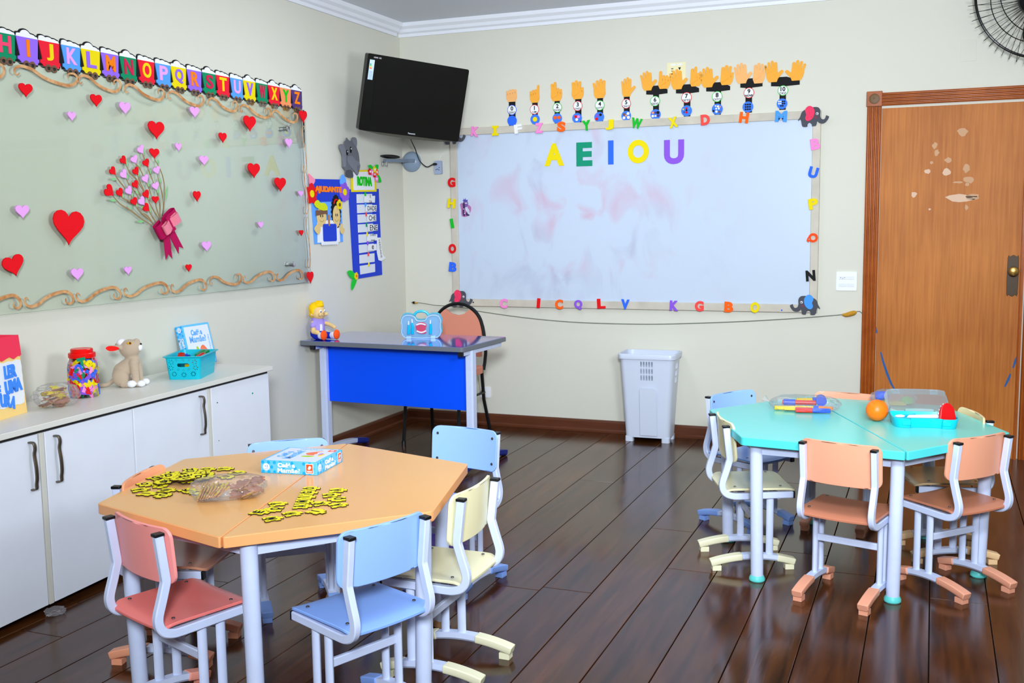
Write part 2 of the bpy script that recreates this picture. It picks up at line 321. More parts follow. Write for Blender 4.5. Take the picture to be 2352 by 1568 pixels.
SIGNS = [(0, (0.841, 2.164), (0.841, 2.093), 0.033, 2.218, 2.054, (0.818, 0.865), [(0.8, 0.878, 2.218, 2.302)], 2.218),
 (1, (1.003, 2.159), (1.007, 2.094), 0.032, 2.203, 2.064, (0.987, 1.025), [(0.97, 1.04, 2.203, 2.318)], 2.203),
 (2, (1.165, 2.163), (1.164, 2.093), 0.032, 2.205, 2.057, (1.145, 1.181), [(1.12, 1.199, 2.206, 2.33)], 2.205),
 (3, (1.307, 2.166), (1.302, 2.088), 0.032, 2.21, 2.053, (1.289, 1.331), [(1.266, 1.349, 2.21, 2.332)], 2.21),
 (4, (1.458, 2.162), (1.454, 2.087), 0.032, 2.208, 2.054, (1.44, 1.479), [(1.411, 1.497, 2.208, 2.331)], 2.208),
 (5, (1.636, 2.163), (1.636, 2.086), 0.031, 2.208, 2.055, (1.62, 1.658), [(1.603, 1.698, 2.207, 2.33)], 2.208),
 (6, (1.826, 2.169), (1.83, 2.085), 0.032, 2.218, 2.054, (1.813, 1.851), [(1.738, 1.844, 2.238, 2.361), (1.843, 1.922, 2.243, 2.355)], 2.263),
 (7, (2.029, 2.18), (2.03, 2.098), 0.033, 2.213, 2.063, (2.012, 2.053), [(1.929, 2.042, 2.234, 2.36), (2.047, 2.123, 2.246, 2.367)], 2.256),
 (8, (2.222, 2.175), (2.224, 2.098), 0.033, 2.21, 2.064, (2.206, 2.246), [(2.12, 2.237, 2.235, 2.36), (2.237, 2.318, 2.243, 2.364)], 2.255),
 (9, (2.418, 2.187), (2.413, 2.102), 0.032, 2.219, 2.067, (2.397, 2.437), [(2.334, 2.443, 2.246, 2.372), (2.438, 2.515, 2.241, 2.365)], 2.258),
 (10, (2.623, 2.189), (2.619, 2.11), 0.031, 2.222, 2.074, (2.603, 2.641), [(2.52, 2.63, 2.243, 2.372), (2.627, 2.745, 2.244, 2.365)], 2.264)]
ELEPHANT = [(-0.061, -0.013), (-0.075, -0.02), (-0.077, -0.017), (-0.065, 0.004), (-0.059, 0.024), (-0.049, 0.037), (-0.036, 0.045), (-0.021, 0.055), (0.005, 0.057), (0.028, 0.057),
 (0.041, 0.053), (0.05, 0.042), (0.053, 0.03), (0.052, 0.012), (0.053, -0.001), (0.058, -0.012), (0.067, -0.018), (0.076, -0.017), (0.082, -0.009), (0.086, 0.004),
 (0.091, 0.005), (0.093, 0.002), (0.102, -0.001), (0.102, -0.01), (0.094, -0.024), (0.082, -0.037), (0.068, -0.042), (0.052, -0.041), (0.043, -0.035), (0.038, -0.029),
 (0.034, -0.032), (0.028, -0.054), (0.006, -0.056), (0.005, -0.046), (-0.002, -0.037), (-0.01, -0.034), (-0.018, -0.039), (-0.022, -0.048), (-0.022, -0.057),
 (-0.047, -0.057), (-0.055, -0.041)]
ELEPHANT_EAR = [(-0.037, 0.039), (-0.034, 0.049), (-0.022, 0.062), (-0.008, 0.065), (0.004, 0.06), (0.013, 0.049), (0.019, 0.035), (0.018, 0.016), (0.013, -0.001), (0.001, -0.016),
 (-0.011, -0.023), (-0.022, -0.024), (-0.031, -0.018), (-0.035, -0.008), (-0.033, 0.003), (-0.029, 0.013), (-0.033, 0.025)]
ELEPHANT_EYE = [(0.034, 0.017), (0.026, -0.004), 0.008]
ELEPHANT_AT = {'bl': (0.434, 0.883), 'br': (2.793, 0.882), 'tl': (0.403, 2.009), 'tr': (2.796, 2.021)}
WALL_ELEPHANT = [(-0.778, 1.963), (-0.758, 1.95), (-0.725, 1.942), (-0.709, 1.964), (-0.674, 1.972), (-0.654, 1.953), (-0.659, 1.91), (-0.637, 1.876), (-0.626, 1.827), (-0.632, 1.801),
 (-0.618, 1.798), (-0.635, 1.755), (-0.656, 1.729), (-0.681, 1.742), (-0.715, 1.755), (-0.718, 1.711), (-0.806, 1.72), (-0.804, 1.755), (-0.837, 1.775), (-0.837, 1.844),
 (-0.87, 1.891), (-0.865, 1.912), (-0.828, 1.918), (-0.82, 1.901), (-0.807, 1.933), (-0.786, 1.945)]
WALL_ELEPHANT_EYES = [(-0.781, 1.868), (-0.735, 1.888), (-0.703, 1.784)]
AJ_TOP = [(-1.219, 1.689), (-0.815, 1.697), (-0.808, 1.562), (-1.225, 1.55)]
AJ_BOT = [(-1.197, 1.557), (-0.852, 1.562), (-0.846, 1.304), (-1.179, 1.297)]
AJ_TITLE = [(-1.164, 1.655), (-0.849, 1.652), (-0.852, 1.6), (-1.166, 1.599)]
AJ_PARTS = {'armb': [(-1.147, 1.419), (-1.121, 1.402), (-1.123, 1.372), (-1.149, 1.354), (-1.186, 1.383), (-1.18, 1.4)],
 'armg': [(-0.881, 1.417), (-0.861, 1.414), (-0.858, 1.394), (-0.838, 1.386), (-0.844, 1.368), (-0.87, 1.351), (-0.893, 1.379)],
 'blueleaf': [(-0.834, 1.729), (-0.806, 1.71), (-0.794, 1.688), (-0.802, 1.664), (-0.823, 1.649), (-0.852, 1.653), (-0.87, 1.675), (-0.863, 1.701)],
 'brush': [(-1.029, 1.475), (-1.011, 1.474), (-1.01, 1.405), (-1.026, 1.406)],
 'cap': [(-1.18, 1.538), (-1.161, 1.558), (-1.134, 1.563), (-1.112, 1.546), (-1.071, 1.548), (-1.04, 1.53), (-1.035, 1.505), (-1.083, 1.5), (-1.119, 1.507),
         (-1.159, 1.519)],
 'faceb': (-1.099, 1.46),
 'faceg': (-0.925, 1.473),
 'hairb': [(-1.16, 1.502), (-1.032, 1.502), (-1.031, 1.475), (-1.057, 1.48), (-1.162, 1.468)],
 'hairg': (-0.924, 1.493),
 'pad': [(-1.118, 1.404), (-0.902, 1.409), (-0.908, 1.323), (-1.117, 1.322)],
 'pinkleaf': [(-1.226, 1.72), (-1.179, 1.698), (-1.157, 1.684), (-1.172, 1.662), (-1.201, 1.649), (-1.221, 1.66), (-1.223, 1.691)],
 'purpleflower': (-0.819, 1.618),
 'redflower': (-1.2, 1.6),
 'shirt': [(-1.142, 1.436), (-0.889, 1.435), (-0.888, 1.303), (-1.146, 1.304)]}
RO_BASE = [(-0.759, 1.637), (-0.363, 1.649), (-0.347, 1.067), (-0.702, 1.057), (-0.728, 1.057)]
RO_HEAD = [(-0.729, 1.759), (-0.4, 1.776), (-0.397, 1.63), (-0.728, 1.621)]
RO_TITLE = [(-0.657, 1.725), (-0.462, 1.727), (-0.46, 1.666), (-0.658, 1.657)]
RO_CARDS = [[(-0.662, 1.608), (-0.458, 1.614), (-0.458, 1.555), (-0.663, 1.55)], [(-0.661, 1.541), (-0.462, 1.545), (-0.46, 1.492), (-0.661, 1.485)],
 [(-0.659, 1.476), (-0.466, 1.481), (-0.458, 1.428), (-0.658, 1.421)], [(-0.658, 1.412), (-0.458, 1.417), (-0.459, 1.364), (-0.657, 1.359)],
 [(-0.654, 1.346), (-0.457, 1.349), (-0.458, 1.295), (-0.653, 1.291)], [(-0.654, 1.279), (-0.455, 1.283), (-0.449, 1.233), (-0.651, 1.224)],
 [(-0.649, 1.212), (-0.45, 1.218), (-0.449, 1.16), (-0.65, 1.156)], [(-0.647, 1.141), (-0.446, 1.147), (-0.446, 1.092), (-0.644, 1.084)]]
RO_FLIPS = [[(-0.571, 1.597), (-0.431, 1.602), (-0.437, 1.556), (-0.579, 1.557)], [(-0.559, 1.539), (-0.413, 1.54), (-0.421, 1.497), (-0.561, 1.497)],
 [(-0.541, 1.475), (-0.424, 1.478), (-0.425, 1.433), (-0.546, 1.43)], [(-0.532, 1.409), (-0.406, 1.411), (-0.411, 1.369), (-0.537, 1.368)],
 [(-0.549, 1.344), (-0.416, 1.345), (-0.419, 1.303), (-0.554, 1.301)], [(-0.544, 1.279), (-0.431, 1.28), (-0.431, 1.237), (-0.549, 1.238)]]
RO_CLIPS = [(-0.558, 1.609), (-0.559, 1.542), (-0.554, 1.478), (-0.553, 1.409), (-0.549, 1.348), (-0.545, 1.288), (-0.54, 1.214), (-0.537, 1.146)]
RO_STRIP = [(-0.414, 1.322), (-0.364, 1.321), (-0.352, 1.246), (-0.337, 1.202), (-0.299, 1.179), (-0.362, 1.162), (-0.401, 1.169), (-0.42, 1.221)]
RO_PLANT = {'b1': [(-0.811, 1.11), (-0.77, 1.118), (-0.73, 1.1), (-0.719, 1.079), (-0.738, 1.062), (-0.778, 1.072)],
 'b2': [(-0.703, 1.07), (-0.703, 1.041), (-0.757, 0.989), (-0.768, 1.014), (-0.753, 1.055)],
 'bf': (-0.708, 1.078),
 'fl': [(-0.491, 1.759), (-0.461, 1.756), (-0.425, 1.776), (-0.397, 1.76), (-0.429, 1.744), (-0.403, 1.715)],
 'l1': [(-0.503, 1.799), (-0.463, 1.804), (-0.435, 1.778), (-0.449, 1.765), (-0.481, 1.777)],
 'l2': [(-0.432, 1.779), (-0.398, 1.809), (-0.368, 1.808), (-0.374, 1.784), (-0.406, 1.764)],
 'l3': [(-0.407, 1.745), (-0.358, 1.738), (-0.332, 1.696), (-0.382, 1.695), (-0.403, 1.718)]}
DOOR_PEEL = [(3.639, 1.898, 0.058, 0.05, 0), (3.494, 1.825, 0.033, 0.04, 0), (3.505, 1.783, 0.029, 0.042, 0), (3.569, 1.739, 0.042, 0.033, 0), (3.479, 1.727, 0.024, 0.018, 0), (3.457, 1.676, 0.035, 0.028, 1), (3.561, 1.67, 0.047, 0.046, 1), (3.665, 1.69, 0.044, 0.056, 0), (3.681, 1.623, 0.073, 0.045, 0), (3.623, 1.61, 0.062, 0.014, 0), (3.674, 1.597, 0.023, 0.025, 0), (3.387, 1.544, 0.038, 0.033, 1), (3.645, 1.519, 0.198, 0.046, 1), (3.703, 1.526, 0.083, 0.041, 0), (3.476, 1.457, 0.017, 0.012, 1), (3.674, 1.464, 0.019, 0.033, 0)]
DOOR_BLUE = [[(3.227, 0.604), (3.243, 0.543), (3.267, 0.473), (3.292, 0.412), (3.313, 0.378)], [(3.976, 0.613), (3.965, 0.579), (3.953, 0.536)], [(3.941, 0.501), (3.931, 0.467), (3.914, 0.424)], [(3.188, 0.77), (3.197, 0.735), (3.203, 0.718)]]
EL_EAR1 = [(-0.87, 1.891), (-0.865, 1.911), (-0.828, 1.916), (-0.807, 1.891), (-0.797, 1.839), (-0.805, 1.783), (-0.833, 1.778), (-0.839, 1.844)]
EL_EAR2 = [(-0.714, 1.949), (-0.698, 1.967), (-0.667, 1.968), (-0.656, 1.95), (-0.662, 1.914), (-0.682, 1.916)]
EL_TRUNK = [(-0.774, 1.844), (-0.723, 1.85), (-0.676, 1.824), (-0.631, 1.812), (-0.633, 1.791), (-0.664, 1.793), (-0.665, 1.764), (-0.65, 1.744), (-0.66, 1.731), (-0.683, 1.746), (-0.735, 1.776), (-0.774, 1.806)]
EL_FOOT = [(-0.802, 1.752), (-0.749, 1.761), (-0.72, 1.741), (-0.722, 1.713), (-0.804, 1.722)]
# ------------------------------------------------------------------ the room
WALL = mat('cream_wall_paint', (216, 214, 199), .6, spec=.3, var=.02, vscale=1.5, bump=.12, bscale=90)
CEIL = mat('ceiling_paint', (226, 229, 236), .8, spec=.2)
CROWN = mat('crown_moulding_paint', (236, 238, 244), .5)
XR, YF, ZC = 5.35, -8.0, 2.79
struct(MB().box((XR/2, .06, ZC/2), (XR+.24, .12, ZC)).build('wall_back', WALL, smooth=False))
struct(MB().box((-.06, YF/2, ZC/2), (.12, -YF, ZC)).build('wall_left', WALL, smooth=False))
struct(MB().box((XR+.06, YF/2, ZC/2), (.12, -YF, ZC)).build('wall_right', WALL, smooth=False))
struct(MB().box((XR/2, YF-.06, ZC/2), (XR+.24, .12, ZC)).build('wall_front', WALL, smooth=False))
struct(MB().box((XR/2, YF/2, ZC+.05), (XR+.24, -YF+.24, .1)).build('ceiling', CEIL, smooth=False))

def floor_material():
    m = bpy.data.materials.new('varnished_floorboards'); m.use_nodes = True; nt = m.node_tree; b = nt.nodes['Principled BSDF']; N = nt.nodes.new; Lk = nt.links.new
    tc = N('ShaderNodeTexCoord'); oi = N('ShaderNodeObjectInfo'); mp = N('ShaderNodeMapping'); mp.inputs['Scale'].default_value = (14, 1.1, 1)
    ad = N('ShaderNodeVectorMath'); ad.operation = 'ADD'; sc = N('ShaderNodeVectorMath'); sc.operation = 'SCALE'; sc.inputs[0].default_value = (7, 13, 3)
    Lk(oi.outputs['Random'], sc.inputs['Scale']); Lk(tc.outputs['Object'], ad.inputs[0]); Lk(sc.outputs[0], ad.inputs[1]); Lk(ad.outputs[0], mp.inputs[0])
    n1 = N('ShaderNodeTexNoise'); n1.inputs['Scale'].default_value = 2.2; n1.inputs['Detail'].default_value = 6; n1.inputs['Distortion'].default_value = .6
    Lk(mp.outputs[0], n1.inputs['Vector'])
    n2 = N('ShaderNodeTexNoise'); n2.inputs['Scale'].default_value = 1.3; n2.inputs['Detail'].default_value = 2; Lk(ad.outputs[0], n2.inputs['Vector'])
    cr = N('ShaderNodeValToRGB'); e = cr.color_ramp.elements
    e[0].position = .25; e[0].color = (*lin((42, 20, 8)), 1); e[1].position = .75; e[1].color = (*lin((88, 48, 20)), 1)
    Lk(n1.outputs[0], cr.inputs[0])
    mr = N('ShaderNodeMapRange'); mr.inputs[1].default_value = 0; mr.inputs[2].default_value = 1; mr.inputs[3].default_value = .78; mr.inputs[4].default_value = 1.2
    Lk(oi.outputs['Random'], mr.inputs[0])
    vm = N('ShaderNodeVectorMath'); vm.operation = 'SCALE'; Lk(cr.outputs[0], vm.inputs[0]); Lk(mr.outputs[0], vm.inputs['Scale']); Lk(vm.outputs[0], b.inputs['Base Color'])
    mr2 = N('ShaderNodeMapRange'); mr2.inputs[1].default_value = .3; mr2.inputs[2].default_value = .7; mr2.inputs[3].default_value = .10; mr2.inputs[4].default_value = .24
    Lk(n2.outputs[0], mr2.inputs[0]); Lk(mr2.outputs[0], b.inputs['Roughness'])
    bp = N('ShaderNodeBump'); bp.inputs['Strength'].default_value = .08; bp.inputs['Distance'].default_value = .004; Lk(n1.outputs[0], bp.inputs['Height']); Lk(bp.outputs[0], b.inputs['Normal'])
    b.inputs['Specular IOR Level'].default_value = .42
    return m
FLOOR = floor_material()
floor = struct(MB().box((XR/2, YF/2, -.06), (XR+.24, -YF+.24, .08)).build('floor', mat('dark_floor_gap', (14, 8, 5), .9), smooth=False))
joints = {12: [-2.055, -5.0], 9: [-1.3, -4.6], 7: [-3.4], 14: [-4.2, -1.0], 5: [-2.6], 10: [-3.0, -6.0], 16: [-2.4], 3: [-4.0]}
for i in range(27):
    x0 = .13+i*.2-.2; x1 = min(x0+.2, XR); x0 = max(x0, 0)
    if x1-x0 < .02: continue
    ys = [0]+sorted(joints.get(i, [-2.2-1.9*((i*7) % 5)/5, -5.2-((i*3) % 4)*.4]), reverse=True)+[YF]
    for a, b in zip(ys[:-1], ys[1:]):
        MB().box(((x0+x1)/2, (a+b)/2, -.011), (x1-x0-.0035, a-b-.003, .022)).build('plank', FLOOR, floor, bevel=.0012, smooth=False, seg=1)

SKIRT = mat('brown_skirting_wood', (92, 48, 26), .35, var=.15, vscale=8, grain=(1, 8, 8))
sk = [(0, 0), (.03, 0), (.03, .012), (.02, .022), (.018, .066), (.012, .078), (0, .08)]
def skirting(name, a, b, side):
    m = MB(); a, b = Vector(a), Vector(b); nrm = Vector(side)
    vs = [p+nrm*u+Vector((0, 0, z)) for p in (a, b) for u, z in sk]; n = len(sk)
    m.add(vs, [(i, (i+1) % n, (i+1) % n+n, i+n) for i in range(n)]+[tuple(range(n))[::-1], tuple(range(n, 2*n))])
    o = struct(m.build(name, SKIRT, smooth=False)); o.data.update(); return o
skirting('baseboard_back', (0, 0, 0), (3.112, 0, 0), (0, -1, 0))
skirting('baseboard_left', (0, -.03, 0), (0, YF, 0), (1, 0, 0))
skirting('baseboard_right', (XR, -.03, 0), (XR, YF, 0), (-1, 0, 0))
cr = [(0, 0), (.012, 0), (.014, .02), (.03, .03), (.036, .05), (.055, .066), (.06, .09), (0, .09)]
def crown(name, a, b, side):
    m = MB(); a, b = Vector(a), Vector(b); nrm = Vector(side); n = len(cr)
    vs = [p+nrm*u+Vector((0, 0, 2.7+z)) for p in (a, b) for u, z in cr]
    m.add(vs, [(i, (i+1) % n, (i+1) % n+n, i+n) for i in range(n)]+[tuple(range(n))[::-1], tuple(range(n, 2*n))])
    return struct(m.build(name, CROWN, smooth=False))
crown('trim_1', (0, 0, 0), (XR, 0, 0), (0, -1, 0)); crown('trim_2', (0, -.061, 0), (0, YF, 0), (1, 0, 0)); crown('trim_3', (XR, -.061, 0), (XR, YF, 0), (-1, 0, 0))

# ---- door with reeded casing
def wood_mat(name, a, b, rough, scale=(30, 30, 1.2)):
    m = bpy.data.materials.new(name); m.use_nodes = True; nt = m.node_tree; bs = nt.nodes['Principled BSDF']; N = nt.nodes.new; Lk = nt.links.new
    tc = N('ShaderNodeTexCoord'); mp = N('ShaderNodeMapping'); mp.inputs['Scale'].default_value = scale; Lk(tc.outputs['Object'], mp.inputs[0])
    n = N('ShaderNodeTexNoise'); n.inputs['Scale'].default_value = 3; n.inputs['Detail'].default_value = 8; Lk(mp.outputs[0], n.inputs['Vector'])
    n2 = N('ShaderNodeTexNoise'); n2.inputs['Scale'].default_value = 2.2; n2.inputs['Detail'].default_value = 2; Lk(tc.outputs['Object'], n2.inputs['Vector'])
    mx = N('ShaderNodeMath'); mx.operation = 'ADD'; m2 = N('ShaderNodeMath'); m2.operation = 'MULTIPLY'; m2.inputs[1].default_value = .5
    Lk(n.outputs[0], m2.inputs[0]); m3 = N('ShaderNodeMath'); m3.operation = 'MULTIPLY'; m3.inputs[1].default_value = .5; Lk(n2.outputs[0], m3.inputs[0])
    Lk(m2.outputs[0], mx.inputs[0]); Lk(m3.outputs[0], mx.inputs[1])
    c = N('ShaderNodeValToRGB'); c.color_ramp.elements[0].position = .34; c.color_ramp.elements[0].color = (*lin(a), 1); c.color_ramp.elements[1].position = .66; c.color_ramp.elements[1].color = (*lin(b), 1)
    Lk(mx.outputs[0], c.inputs[0]); Lk(c.outputs[0], bs.inputs['Base Color']); bs.inputs['Roughness'].default_value = rough; bs.inputs['Specular IOR Level'].default_value = .22
    MATS[name] = m; return m
DOOR = wood_mat('varnished_door_wood', (166, 92, 26), (200, 122, 50), .5)
CASING = wood_mat('reeded_casing_wood', (150, 72, 20), (176, 92, 34), .25, (6, 6, 6))
WORN = mat('bare_peeled_wood', (206, 160, 122), .8); WORN2 = mat('pale_peeled_wood', (224, 188, 160), .8)
door = struct(empty('door_1', Matrix.Translation((3.198, 0, 0))))
MB().box((.385, -.004, 1.026), (.77, .008, 2.052)).build('door_leaf', DOOR, door, smooth=False)
MB().box((.778, -.012, 1.026), (.016, .03, 2.06)).build('door_stop', CASING, door, bevel=.003)
p = MB(); p.prism(smooth_closed([(-.029, .105), (-.018, .108), (0, .12), (.018, .108), (.029, .105), (.029, -.105), (.018, -.108), (0, -.12), (-.018, -.108), (-.029, -.105)], 2), 0, .004)
pl = p.build('knob_plate', mat('aged_bronze', (58, 46, 34), .45, metal=.6), door, bevel=.0015); pl.matrix_local = Matrix.Translation((.733, -.008, 1.07)) @ Matrix.Rotation(R(90), 4, 'X')
k = MB().lathe([(.012, 0), (.012, .02), (.024, .03), (.0285, .042), (.026, .05), (.02, .053), (.0, .053)], 24, cap=False).build('door_knob', mat('brass', (150, 118, 62), .3, metal=.9), door)
k.matrix_local = Matrix.Translation((.735, -.012, 1.097)) @ Matrix.Rotation(R(90), 4, 'X')
def on_door(name, pts, m, n=2):
    o = MB().prism(smooth_closed(pts, n) if n else pts, 0, .0009).build(name, m, door, smooth=False)
    o.matrix_local = Matrix.Translation((-3.198, -.008, 0)) @ Matrix.Rotation(R(90), 4, 'X'); return o
for i, (x, z, w_, h_, s) in enumerate(DOOR_PEEL):
    rnd = random.Random(i); pts = [(x+math.cos(a)*w_/2*rnd.uniform(.65, 1.15), z+math.sin(a)*h_/2*rnd.uniform(.65, 1.15)) for a in [k*2*math.pi/11 for k in range(11)]]
    on_door('peeled_patch', pts, WORN2 if s else WORN, 0)
BLUE_INK = mat('blue_marker', (25, 85, 150), .5)
for q in DOOR_BLUE:
    m = []
    for k, (x, z) in enumerate(q):
        a = q[max(k-1, 0)]; b = q[min(k+1, len(q)-1)]; d = Vector((b[0]-a[0], b[1]-a[1])).normalized(); t = .004+.003*math.sin(math.pi*k/(len(q)-1)); m.append(((x-d.y*t, z+d.x*t), (x+d.y*t, z-d.x*t)))
    on_door('blue_stroke', [a for a, b in m]+[b for a, b in m][::-1], BLUE_INK, 0)
cas = struct(empty('trim_4', Matrix.Identity(4)))
def reeded(name, x0, x1, z0, z1, vertical):
    m = MB(); n = 4; span = (x1-x0) if vertical else (z1-z0)
    m.box(((x0+x1)/2, -.008, (z0+z1)/2), (x1-x0, .016, z1-z0))
    for i in range(n):
        c = (x0 if vertical else z0)+span*(i+.5)/n; r = span/n/2*.86
        pts = [(c+r*math.cos(a), -.015-.012*math.sin(a)) for a in [math.pi*k/6 for k in range(7)]]
        e = [(z0, z1), (x0, x1)][0 if vertical else 1]
        vs = [((u, w_, zz) if vertical else (zz, w_, u)) for zz in e for u, w_ in pts]; k7 = len(pts)
        m.add(vs, [(j, j+1, j+1+k7, j+k7) for j in range(k7-1)]+[tuple(range(k7)), tuple(range(k7, 2*k7))])
    return m.build(name, CASING, cas, angle=50)
reeded('reeded_jamb', 3.114, 3.196, 0, 2.062, True); reeded('reeded_jamb', 3.995, 4.077, 0, 2.062, True); reeded('reeded_head', 3.197, 3.995, 2.066, 2.142, False)
for x in (3.154, 4.037):
    b = MB().box((x, -.014, 2.108), (.088, .028, .088)).build('corner_block', CASING, cas, bevel=.003)
    r_ = MB().lathe([(.03, 0), (.03, .003), (.022, .006), (.012, .004), (0, .007)], 20, cap=False).build('rosette', mat('dark_rosette', (110, 78, 40), .5), b)
    r_.matrix_local = Matrix.Translation((x, -.028, 2.108)) @ Matrix.Rotation(R(90), 4, 'X')
MB().box((3.98, -.03, 1.03), (.012, .03, 2.06)).build('door_edge', CASING, cas)
# ------------------------------------------------------------------ wall at x = 0: glass board with its painting
def loc2(pts, c): return [(p[0]-c[0], p[1]-c[1]) for p in pts]
GLASS = film('green_tinted_glass', (.955, .985, .965), .16, .02)
gz0, gz1, gy1 = 1.071, 2.088, -1.278
glass = tag(empty('glass_board', left(0, 0)), 'wide glass writing board with painted brown scrolls along its edges', 'board')
MB().box((gy1-1.35, (gz0+gz1)/2, .031), (2.7, gz1-gz0, .008)).build('glass_panel', GLASS, glass, bevel=.001, smooth=False)
for (y, z) in PEGS+[[-3.75, 1.93], [-3.75, 1.22]]:
    MB().lathe([(.012, 0), (.012, .048), (.0155, .048), (.0155, .056), (.012, .058), (0, .058)], 18, Matrix.Translation((y, z, 0)), cap=False).build('standoff_peg', CHROME, glass)
SCROLL = bpy.data.materials.new('brushed_brown_paint')
def scroll_material(m):
    m.use_nodes = True; nt = m.node_tree; b = nt.nodes['Principled BSDF']; N = nt.nodes.new; Lk = nt.links.new
    tc = N('ShaderNodeTexCoord'); n = N('ShaderNodeTexNoise'); n.inputs['Scale'].default_value = 38; n.inputs['Detail'].default_value = 5; Lk(tc.outputs['Object'], n.inputs['Vector'])
    c = N('ShaderNodeValToRGB'); c.color_ramp.elements[0].position = .35; c.color_ramp.elements[0].color = (*lin((178, 112, 52)), 1); c.color_ramp.elements[1].position = .62; c.color_ramp.elements[1].color = (*lin((214, 164, 110)), 1)
    Lk(n.outputs[0], c.inputs[0]); Lk(c.outputs[0], b.inputs['Base Color']); b.inputs['Roughness'].default_value = .5
scroll_material(SCROLL)
TPL = [(.08, -.10), (.045, -.28), (.012, -.2), (0., .02), (.03, .26), (.09, .4), (.14, .43), (.27, .30), (.41, -.09), (.555, -.33), (.7, -.46), (.83, -.5), (.93, -.31), (.985, .02), (.985, .3), (.95, .46), (.905, .5), (.85, .42), (.825, .24), (.835, .05)]
def ribbon(name, pts, w0, w1, parent, m, z0=.0352, th=.0006):
    a = []; b = []; n = len(pts)
    for k, p in enumerate(pts):
        q = Vector(pts[min(k+1, n-1)])-Vector(pts[max(k-1, 0)]); q.normalize(); t = (w0+(w1-w0)*math.sin(math.pi*k/(n-1))**1.3)/2
        a.append((p[0]-q.y*t, p[1]+q.x*t)); b.append((p[0]+q.y*t, p[1]-q.x*t))
    mb = MB(); vs = [(x, y, z0) for x, y in a]+[(x, y, z0) for x, y in b]+[(x, y, z0+th) for x, y in a]+[(x, y, z0+th) for x, y in b]; fs = []
    for k in range(n-1):
        fs += [(2*n+k, 3*n+k, 3*n+k+1, 2*n+k+1), (k, k+1, n+k+1, n+k), (k, 2*n+k, 2*n+k+1, k+1), (n+k, n+k+1, 3*n+k+1, 3*n+k)]
    fs += [(0, n, 3*n, 2*n), (n-1, 3*n-1, 4*n-1, 2*n-1)]
    return mb.add(vs, fs).build(name, m, parent, smooth=False)
for (y0, y1, z, flip) in SCROLLS:
    wd = y1-y0; hh = .054; z += .004
    pts = [(y0+u*wd, z+(-v if flip else v)*hh) for u, v in smooth_open(TPL, 3)]
    ribbon('painted_scroll', pts, .005, .0145, glass, SCROLL)
for (y0, z0, y1, z1) in SCROLLS_V:
    pts = [((y0+y1)/2+(-v)*.034, z0+(z1-z0)*u) for u, v in smooth_open(TPL, 3)]
    ribbon('painted_scroll', pts, .003, .0075, glass, SCROLL)
STEM = mat('painted_stem_brown', (150, 118, 70), .6, var=.2, vscale=60); LEAFP = mat('painted_leaf_green', (128, 195, 128), .6, var=.1, vscale=60)
for s in STEMS: ribbon('painted_stem', smooth_open(s, 4), .003, .0062, glass, STEM)
for (a, b) in LEAVES:
    d = Vector(b)-Vector(a); nrm = Vector((-d.y, d.x)).normalized(); Ld = d.length; w_ = .014
    pts = [tuple(Vector(a)+d*t+nrm*w_*.5*math.sin(math.pi*t)**.8*s) for t, s in [(0, 1), (.2, 1), (.4, 1), (.65, 1), (.85, 1), (1, 1), (.8, -.6), (.5, -.8), (.2, -.7)]]
    MB().prism(pts, .0352, .0358).build('painted_leaf', LEAFP, glass, smooth=False)

# foam hearts stuck on the glass
HLAB = ['small red felt heart below the purple I wagon', 'small red felt heart below the purple M wagon', 'pink foam heart below the green N wagon', 'tiny pink foam heart below the purple scroll ends, under wagon K',
 'medium red felt heart above the painted bouquet, under wagon P', 'pink foam heart under wagon S, near the painted scroll', 'red felt heart under wagon V, beside the upper metal peg', 'narrow red felt heart on the top corner of the glass, by wagon Z',
 'small red felt heart under wagon T, midway down the upper half of the glass', 'small pink foam heart just beside the red top flower of the bouquet', 'small pink foam heart under the upper metal peg', 'pink foam heart below the pink one under wagon S',
 'red felt heart beside the reflected letters, halfway down the glass', 'red felt heart near the edge of the glass toward the helper poster', 'narrow deep red felt heart between bouquet bow and glass edge hearts', 'tiny pink foam heart at the glass edge beside the helper poster flower',
 'pink foam heart above the largest red heart', 'largest red felt heart on the glass board', 'tilted red felt heart below the largest one', 'pink foam heart near the lower scrolls, below the largest red heart',
 'small pink foam heart near the lower scrolls under the bouquet bow', 'small red felt heart near the lower scrolls, past the bow tails', 'pink foam heart beside the bow tails', 'tiny pink foam heart alone between bouquet and helper poster',
 'tiny red felt heart at the glass edge beside the painted children', 'narrow red felt heart on the lower corner of the glass']
HR = mat('red_felt', (232, 18, 30), .9, spec=.15, bump=.4, bscale=500); HP = mat('pink_foam', PAL['lightpink'], .75, spec=.2)
def heart(data, label, group, th=.006):
    c, ty, tz, py, pz, w_ = data
    d = Vector((py-ty, pz-tz)); a = math.degrees(math.atan2(-d.x, d.y)) if abs(d.x) > .012 else 0
    o = MB().prism(heart_pts(w_, d.length), 0, th).build('heart', HR if c == 'r' else HP, None, bevel=.0012)
    o.matrix_world = left(ty, tz, .0356, a); return tag(o, label, 'heart', group)
for d, l in zip(HEARTS, HLAB): heart(d, l, 'foam and felt hearts on the glass')
BLAB = ['pink', 'large red', 'red', 'pink', 'red', 'red', 'pink', 'red', 'pink', 'pink', 'pink', 'large red', 'red', 'pink', 'red', 'red', 'red', 'red', 'pink', 'red']
